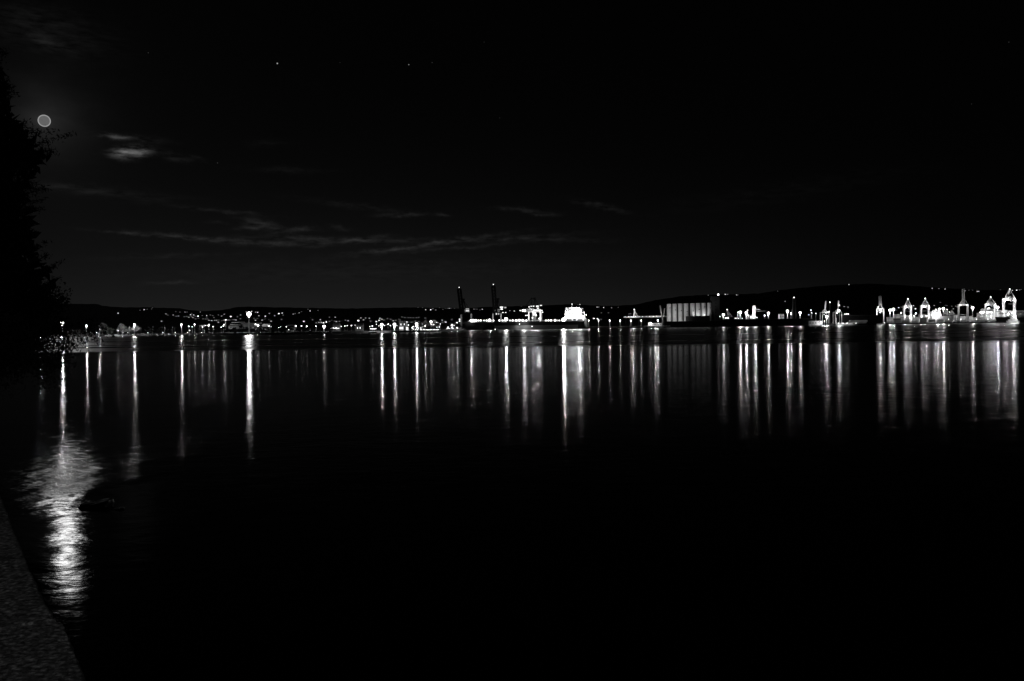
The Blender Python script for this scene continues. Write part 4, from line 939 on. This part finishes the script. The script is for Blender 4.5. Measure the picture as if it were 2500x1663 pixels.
for (x, y, r) in ((1772, 776.5, 2.2), (1778, 776.5, 2.4), (1795, 777, 1.2), (1799, 777, 1.2), (1803, 777.2, 1.0), (1812, 777, 1.2), (1827, 770, 2.4), (1867, 770.5, 2.6), (1835, 774, 1.5), (1848, 775, 1.3), (1825, 758, 1.8), (1801, 762, 1.2), (1980, 757, 1.4), (1992, 765.5, 1.2), (1982, 764, 1.3), (2063, 767, 1.5), (2067, 766.8, 1.7), (2071, 766.5, 1.9), (2026, 738, 2.0)):
    bl(x, y, 0, r, 'small work light on the bulk quay behind the long dark shed', 'small work lights on the bulk quay', 'street', Y=YB + (20 if y < 760 else 0))
derrick('quay_derrick', 'pale A-frame derrick on the bulk quay beside the first lamp masts', (1775.5, 757.5), [(1769, 770), (1779.5, 777), (1789, 774)], YB - 5, .8, M_LIGHT, True, (((1775.5, 757.5), (1784, 775)),))
lt = thing('lattice_tower', 'floodlit lattice loading tower with two long side arms', 'tower', G(1840, YB, ZQ))
part(lt, 'tower_frame', MB().lattice(G(1840.5, YB, ZQ), W(1840.5, 747, YB), 3.0, .6, 14, (0, 1, 0)), M_LIGHT)
part(lt, 'head', MB().box(W(1840.5, 748, YB), (3.8, 3.8, 1.8)), M_LIGHT)
part(lt, 'arm', MB().bar(W(1842, 754, YB), W(1856, 756, YB), .7), M_LIGHT); part(lt, 'arm', MB().bar(W(1842, 760.5, YB), W(1874, 759, YB), .45), M_STEEL)
part(lt, 'arm', MB().bar(W(1836, 755, YB), W(1841, 755, YB), .7), M_LIGHT)
part(lt, 'base_house', MB().box(W(1838, 774.5, YB), (7, 5, 4.5)), M_LIGHT)
for y in (752, 764, 772): q = W(1843.5, y, YB - 4); part(lt, 'work_light', MB().ball(q, .6, 6, 4), glowmat(5)); pointlight(lt, (q.x, q.y - 1, q.z), 330, .25)
building('pump_house', 1904, 1914, 767, YB, 8, M_LIGHT, 'small pale tower house left of the tall lamp mast', 2, (1,), zb=ZQ, rows=2)
ch = thing('chimney', 'slim dark chimney tower rising above the bulk quay with one light on top', 'chimney', G(1938.5, YB - 10, ZQ))
part(ch, 'shaft', MB().cyl(G(1938.5, YB - 10, ZQ), W(1938.5, 729, YB - 10), px(4.8, YB), px(4.0, YB), 16), M_DARK)
part(ch, 'rim', MB().cyl(W(1938.5, 729, YB - 10), W(1938.5, 728, YB - 10), px(4.4, YB), None, 16), M_DARK); part(ch, 'top_light', MB().ball(W(1938.5, 726.5, YB - 10), 1.0, 8, 5), glowmat(3))
def jib_crane(xj, yjt, yjb, xl, xr, yp, ypb, label, lights):
    Y = 1432; t = thing('jib_crane', label, 'crane', G((xl + xr) / 2, Y, ZQ)); a_, b_ = W(xl, yp, Y), W(xr, yp, Y)
    for yy in (Y, Y + 10):
        for q in (a_, b_): part(t, 'leg', MB().bar((q.x, yy, ZQ), (q.x, yy, a_.z), .6), M_LIGHT)
        part(t, 'portal_beam', MB().bar((a_.x - .4, yy, a_.z), (b_.x + .4, yy, a_.z), .7), M_LIGHT)
    c = ((a_.x + b_.x) / 2, Y + 5)
    part(t, 'slewing_column', MB().cyl((c[0], c[1], a_.z), (c[0], c[1], W(xj, yjb, Y).z), .9, .7, 10), M_LIGHT)
    hs_ = part(t, 'machine_house', MB().box((c[0], c[1], W(xj, yjb + 1.5, Y).z), (4.2, 6, 2.8)), M_LIGHT); part(t, 'cab_window', MB().box((c[0], c[1] - 3.08, W(xj, yjb + 1.2, Y).z), (2.0, .12, 1.2)), M_BLACKROOM, hs_)
    part(t, 'jib', MB().lattice((c[0], c[1] - 2, W(xj, yjb, Y).z), (W(xj, yjt, Y).x, c[1] - 6, W(xj, yjt, Y).z), 1.3, .32, 10, (0, 1, 0)), M_WHITE)
    for (x, y, I, r) in lights:
        q = W(x, y, Y - 4); part(t, 'floodlight', MB().ball(q, px(r, Y), 8, 5), glowmat(6)); 
        if I: pointlight(t, (q.x, q.y - px(r, Y) - .4, q.z), I, .3)
jib_crane(2016, 735, 757, 2007.5, 2023.5, 763, 772, 'jib crane with upright pale jib above the lit quay wall', [(2016, 764, 260, .9), (2019.5, 762.5, 0, 1.2), (2024, 761, 0, 1.2), (2012, 768, 150, .8)])
jib_crane(2047, 734, 757, 2039.5, 2055, 762, 767, 'jib crane with upright pale jib and a blazing lamp at its foot', [(2048, 758.5, 1100, 3.0), (2044, 764, 0, 1.6), (2049, 745.5, 0, 1.1)])
lamp(2018.5, 773, 1392, .26, 4.4, 'mast', 'lamp mast on the quay edge in front of the first jib crane', zb=0.8)
lp = thing('mooring_post', 'tall pale mooring post at the quay edge under the second jib crane', 'post', G(2041.8, 1390, 0))
part(lp, 'post', MB().cyl(G(2041.8, 1390, -2), W(2041.8, 777, 1390), .55, .4, 8), M_WHITE); part(lp, 'brace', MB().bar(W(2041, 778, 1391), W(2029, 791, 1391), .2), M_STEEL); part(lp, 'cap', MB().cyl(W(2041.8, 777, 1390), W(2041.8, 776.2, 1390), .6), M_STEEL)
building('quay_wall_shed', 1975, 2008, 783.5, 1388, 5, M_LIGHT, 'pale lit wall at the water under the first jib crane', 5, (), zb=.4, cat='shed')
lamp(2005, 786.5, 1383, 0, 2.6, 'street', 'low lamp shining on the pale wall at the water', zb=.4, I=420)
lamp(2013, 783.5, 1385, 0, 1.2, 'street', 'tiny lamp between the pale wall and the lamp mast', zb=.4, I=60)
bg_ = thing('work_barge', 'low barge with cluttered lit deck moored under the jib cranes', 'barge', G(2068, 1385, 0))
part(bg_, 'hull', hullmb(2043, 2096, 1385, -.8, 1.6, 8), M_STEEL)
for k in range(9):
    q = G(2047 + k * 4.2, 1382, 1.6); part(bg_, 'deck_cargo', MB().box((q.x, 1383 + k % 2, 2.1 + .3 * (k % 3)), (2.0, 2, 1.0 + .6 * (k % 3))), M_WHITE)
for (x, I) in ((2047, 120), (2058, 160), (2068, 120), (2090, 20)): q = W(x, 789.5, 1378); part(bg_, 'deck_light', MB().ball(q, .7, 6, 4), glowmat(5)); pointlight(bg_, (q.x, q.y - .9, q.z + .4), I, .2)


# ================================================================== CONTAINER TERMINAL
YT = 1600.0; ZT = 2.6
G_CR = None
sts('container_crane', 2209.2, 2224.3, 747.5, 731, YT, 20, M_WHITE, 'white container crane with lowered boom nearest the twin lamp masts', 'down', zb=ZT, lit=250, leg=1.6, face=.8)
sts('container_crane', 2250.8, 2267.2, 746.5, 730, YT, 20, M_WHITE, 'white container crane with lowered boom beside the white vessel block', 'down', zb=ZT, lit=250, leg=1.6, face=.8)
sts('container_crane', 2343.0, 2362.5, 743.5, 729.5, YT, 20, M_WHITE, 'container crane with its lattice boom raised upright', 'up', 706, zb=ZT, lit=70, leg=1.2, nolamp=True, face=.8)
sts('container_crane', 2408.1, 2429.4, 742.5, 726.5, YT, 20, M_WHITE, 'container crane with lowered boom standing over the white container stacks', 'down', zb=ZT, lit=200, leg=1.3, face=.8)
sts('container_crane', 2453.6, 2476.9, 729.5, 707, YT, 24, M_WHITE, 'largest container crane, tallest on the terminal, above the white boat', 'down', zb=ZT, lit=380, leg=1.6, thick=1.1, face=.8)
# slewing crane with upright lattice mast on the dark shed's far side
tc_ = thing('mast_crane', 'pale portal crane with an upright lattice mast beyond the dark shed', 'crane', G(2149, 1500, ZT)); Y = 1500.0
for x in (2140.5, 2157.5): part(tc_, 'leg', MB().bar(G(x, Y, ZT), W(x, 755, Y), 1.4), M_WHITE)
part(tc_, 'portal_beam', MB().bar(W(2140, 754, Y), W(2158, 754, Y), 1.6), M_WHITE)
for (a_, b_) in (((2141.5, 763), (2146, 756)), ((2156.5, 763), (2152, 756))): part(tc_, 'knee_brace', MB().bar(W(*a_, Y), W(*b_, Y), .8), M_WHITE)
for (a_, b_) in (((2143.5, 753), (2148.8, 741)), ((2154.5, 753), (2148.8, 741))): part(tc_, 'mast_leg', MB().bar(W(*a_, Y), W(*b_, Y), .7), M_WHITE)
part(tc_, 'mast', MB().lattice(W(2148.8, 744, Y), W(2148.6, 723, Y), 2.9, .6, 9, (0, 1, 0)), M_LIGHT)
part(tc_, 'cab', MB().box(W(2149, 759.5, Y), (4, 4, 3)), M_LIGHT)
for (x, y, I) in ((2149, 763, 500), (2144, 750, 130), (2149, 757, 260)): q = W(x, y, Y - 5); part(tc_, 'floodlight', MB().ball(q, .9, 6, 4), glowmat(5)); pointlight(tc_, (q.x, q.y - 1.4, q.z), I, .3)
# lamp masts
def tl(x, y, b, r, label, Y=YT + 60, kind='mast', group=None, **k): return lamp(x, y, Y, b * .72, r, kind, label, group, ZT, **k)
tl(2173, 757.5, .34, 4.6, 'shorter of the twin lamp masts at the edge of the container terminal', Y=1640)
tl(2181, 755.3, .36, 4.6, 'taller of the twin lamp masts at the edge of the container terminal', Y=1640)
tl(2303, 753.5, .55, 4.2, 'lamp mast between the white vessel block and the two small derricks')
tl(2374.5, 751.5, .36, 4.2, 'lamp mast beside the crane with the raised boom')
tl(2402.5, 763, 3.6, 5.0, 'most blazing lamp mast on the terminal, among the container stacks', Y=1625)
tl(2413.5, 754.5, .34, 4.2, 'lamp mast seen between the legs of the crane over the stacks')
tl(2435.5, 750.5, .42, 4.4, 'lamp mast between the crane over the stacks and the largest crane')
for (x, y, b) in ((2210, 771, .12), (2221, 772, .16), (2250, 772, .10), (2262, 771, .18), (2281, 768, .20), (2290, 766, .20), (2420, 771, .16), (2462, 766, .26), (2471, 764, .30), (2476, 771, .28), (2232, 771, .05)):
    tl(x, y, b, 2.0, 'low floodlight among the containers at the feet of the white cranes', Y=YT - 6, kind='street', group='low floodlights under the cranes')
for (x, y, r) in ((2200, 764, 2.4), (2236, 765.5, 2.6), (2293, 754, 2.2), (2285, 756.5, 2.0), (2312, 755.6, 1.2), (2318, 762, 1.4)):
    tl(x, y, 0, r, 'small lamp on the container yard behind the white cranes', kind='street', group='small lamps on the container yard')
# container stacks: every container is its own object
M_BOX = [mat('container_pale', .76, .6, .25, .2), mat('container_mid', .50, .6, .25, .25), mat('container_dark', .26, .6, .25, .3)]
def cont_proto(m):
    t = thing('shipping_container', 'x', 'container', (0, 0, 0)); mb = MB(); n = 24; L, Wd, H = 12.2, 2.44, 2.6
    for k in range(n):                       # corrugated long sides
        o = .05 if k % 2 else 0.0; x0 = -L / 2 + L * k / n; x1 = x0 + L / n
        mb.box(((x0 + x1) / 2, 0, H / 2), (L / n - .004, Wd - 2 * o, H - .24))
    meshobj('body', mb, m, t)
    f = MB()
    for sx in (-1, 1):
        for sy in (-1, 1): f.box((sx * (L / 2 - .08), sy * (Wd / 2 - .06), H / 2), (.22, .18, H - .01))
    for sy in (-1, 1):
        for z in (.07, H - .07): f.box((0, sy * (Wd / 2 - .05), z), (L - .4, .16, .13))
    meshobj('frame', f, m, t)
    d = MB()
    for k in range(3): d.box((-L / 2 - .02, -.7 + .7 * k, H / 2), (.06, .09, H - .5))
    meshobj('door_bar', d, M_STEEL, t); return t
cps = [cont_proto(m) for m in M_BOX]; cu = [False] * 3
def cput(x, Y, z, label, group):
    k = random.choices((0, 1, 2), (.6, .28, .12))[0]; t = copy_tree(cps[k]) if cu[k] else cps[k]; cu[k] = True
    q = G(x, Y, z); t.location = (q.x, Y, z); t.rotation_euler = (0, 0, random.uniform(-.01, .01)); ad = ('pale', 'mid grey', 'dark')[k]; t['label'] = ad + ' ' + label; t['group'] = ad + ' ' + group; t['category'] = 'container'
def cstack(x0, x1, Y, h, label, group, gap=17.6):
    x = x0
    while x < x1:
        hh = max(1, h + random.choice((-1, 0, 0, 0, 1)))
        for j in range(hh): cput(x + random.uniform(-.3, .3), Y, ZT + j * 2.62, label, group)
        x += gap
cstack(2172, 2212, YT + 40, 5, 'shipping container in the stacked wall behind the twin lamp masts', 'containers by the twin lamp masts')
cstack(2216, 2262, YT + 44, 5, 'shipping container in the stacks seen between the first two white cranes', 'containers between the first cranes')
cstack(2190, 2330, YT - 12, 2, 'shipping container in the low front row along the quay edge', 'containers in the low front row', 21)
cstack(2300, 2345, YT + 40, 3, 'shipping container in the low stacks behind the two small derricks', 'containers behind the derricks')
cstack(2349, 2390, YT + 30, 4, 'shipping container at the foot of the crane with the raised boom', 'containers under the raised boom')
for dy, h in ((14, 6), (26, 8), (38, 9)): cstack(2388 + dy * .4, 2452, YT + dy, h, 'shipping container in the tall white stacks under the blazing lamp mast', 'containers under the blazing mast')
cstack(2484, 2545, YT + 36, 7, 'shipping container in the stacks behind the largest crane', 'containers behind the largest crane')
cstack(2078, 2112, 1428, 1, 'shipping container in the dim row between jib cranes and mast crane', 'dim containers by the mast crane', 14)
for k in range(3): cput(2083 + k * 12.5, 1426, ZT + 2.62, 'shipping container in the dim row between jib cranes and mast crane', 'dim containers by the mast crane')
# white vessel block, derricks, terminal building
vb = thing('moored_vessel', 'white stepped ship superstructure between crane and lamp mast', 'ship', G(2285, YT + 10, 0))
part(vb, 'hull', hullmb(2272, 2336, YT + 4, -1, W(2300, 771.5, YT + 4).z, 18, 'r', .6), M_LIGHT)
for i, (x0, x1, y0, y1) in enumerate(((2274, 2298, 766, 771.4), (2277, 2296.5, 760.5, 765.8), (2281, 2295, 757, 760.3))):
    d = wbox(vb, 'deckhouse_tier', x0, x1, y0, y1, YT - 4 + i, 12 - 2 * i, M_WHITE)
    for k in range(5): wbox(vb, 'window', x0 + 2 + k * (x1 - x0 - 3) / 5, x0 + 3.4 + k * (x1 - x0 - 3) / 5, y0 + 1.3, y0 + 2.9, YT - 4.15 + i, .2, M_BLACKROOM, d)
part(vb, 'mast', MB().bar(W(2284, 757, YT), W(2284.5, 752, YT), .6), M_WHITE); part(vb, 'mast_arm', MB().bar(W(2281.5, 755, YT), W(2287.5, 754.4, YT), .5), M_WHITE)
q = W(2290, 763, YT - 12); pointlight(vb, q, 500, .3); part(vb, 'deck_light', MB().ball(W(2293.5, 754.6, YT - 3), 1.8, 8, 5), glowmat(6))
derrick('small_derrick', 'first of two small pale derricks beside the yard lamp mast', (2308, 757), [(2306, 766), (2310, 767.5), (2314.5, 767)], YT + 20, .9, M_WHITE, False)
derrick('small_derrick', 'second of two small pale derricks, with a wide base, next to the raised-boom crane', (2323, 757), [(2319, 767.5), (2323.5, 767.5), (2330, 767)], YT + 20, .9, M_WHITE, False, (((2323, 757), (2327, 767)),))
pointlight(vb, W(2316, 762, YT + 2), 130, .3)
building('terminal_building', 2481, 2535, 757.5, YT + 50, 26, M_WHITE, 'wide white terminal building behind the largest crane', 7, (1, 4), zb=ZT, rows=2)
building('gate_house', 2440, 2452, 761, YT + 64, 14, M_WHITE, 'pale yard office behind the tall white container stacks', 4, (0, 2, 3), zb=ZT, rows=2)
# dark hull and white boat under the largest crane
dhu = thing('dark_ship', 'dark ship hull lying at the quay under the largest crane', 'ship', G(2450, YT - 34, 0))
part(dhu, 'hull', hullmb(2432, 2520, YT - 30, -1, W(2450, 775, YT - 38).z, 14, 'l', .9), M_HULL)
part(dhu, 'bulwark', MB().bar(W(2440, 774.8, YT - 37.4), W(2500, 773.6, YT - 37.4), .5), M_DARK)
wbo = thing('pilot_boat', 'white lit pilot boat with stepped cabin in front of the dark hull', 'boat', G(2470, YT - 50, 0))
part(wbo, 'hull', hullmb(2457, 2488, YT - 50, -.6, W(2470, 783.8, YT - 53).z, 6.5, 'l', .8), M_WHITE)
wbox(wbo, 'cabin', 2464, 2484, 779.5, 783.7, YT - 52, 4.4, M_WHITE); wbox(wbo, 'wheelhouse', 2470, 2480.5, 775, 779.3, YT - 51.6, 3.6, M_WHITE)
for k in range(5): wbox(wbo, 'window', 2465.5 + k * 3.6, 2467.5 + k * 3.6, 780.6, 782.2, YT - 52.12, .15, M_BLACKROOM)
part(wbo, 'mast', MB().cyl(W(2474, 775, YT - 50), W(2474, 770, YT - 50), .18), M_WHITE)
pointlight(wbo, W(2472, 777, YT - 62), 230, .3); part(wbo, 'deck_light', MB().ball(W(2481, 777.5, YT - 53), .8, 6, 4), glowmat(5)); pointlight(wbo, W(2484, 777, YT - 55), 160, .2)
# yard trucks in a row at the quay edge
def truck_proto():
    t = thing('yard_truck', 'white yard truck with trailer parked along the terminal quay edge', 'truck', (0, 0, 0), 'yard trucks on the quay edge')
    meshobj('cab', MB().box((4.4, 0, 1.75), (1.9, 2.3, 2.3)), M_WHITE, t); meshobj('trailer', MB().box((-1.0, 0, 1.25), (8.4, 2.4, .35)), M_STEEL, t)
    meshobj('load', MB().box((-1.0, 0, 2.7), (8.0, 2.4, 2.4)), M_BOX[0], t); meshobj('windscreen', MB().box((5.38, 0, 2.25), (.08, 1.9, .8)), M_BLACKROOM, t)
    for x in (-4.2, -3.0, 3.2, 4.8):
        for y in (-1.05, 1.05): meshobj('wheel', MB().cyl((x, y - .15, .5), (x, y + .15, .5), .5, .5, 10), M_DARK, t)
    return t
tp = truck_proto()
for i, x in enumerate((2312, 2334, 2352, 2379, 2391, 2403, 2415, 2428)):
    t = tp if i == 0 else copy_tree(tp); q = G(x, YT - 26 + (i % 3) * 2, 0); t.location = (q.x, q.y, ZT - .35); t.rotation_euler = (0, 0, math.pi * (i % 2))
for i, x in enumerate((2316, 2346, 2384, 2412)): lamp(x, 779.5, YT - 34, 0, 1.3, 'street', 'low quay-edge light in front of the yard trucks', 'quay-edge lights by the trucks', zb=ZT, I=9)
for i, (x, y) in enumerate(((2149, 788.6), (2160, 788.4))): lamp(x, y, 1545, 0, 1.3, 'street', 'tiny light low over the water at the terminal corner', 'tiny lights at the terminal corner', zb=.5)
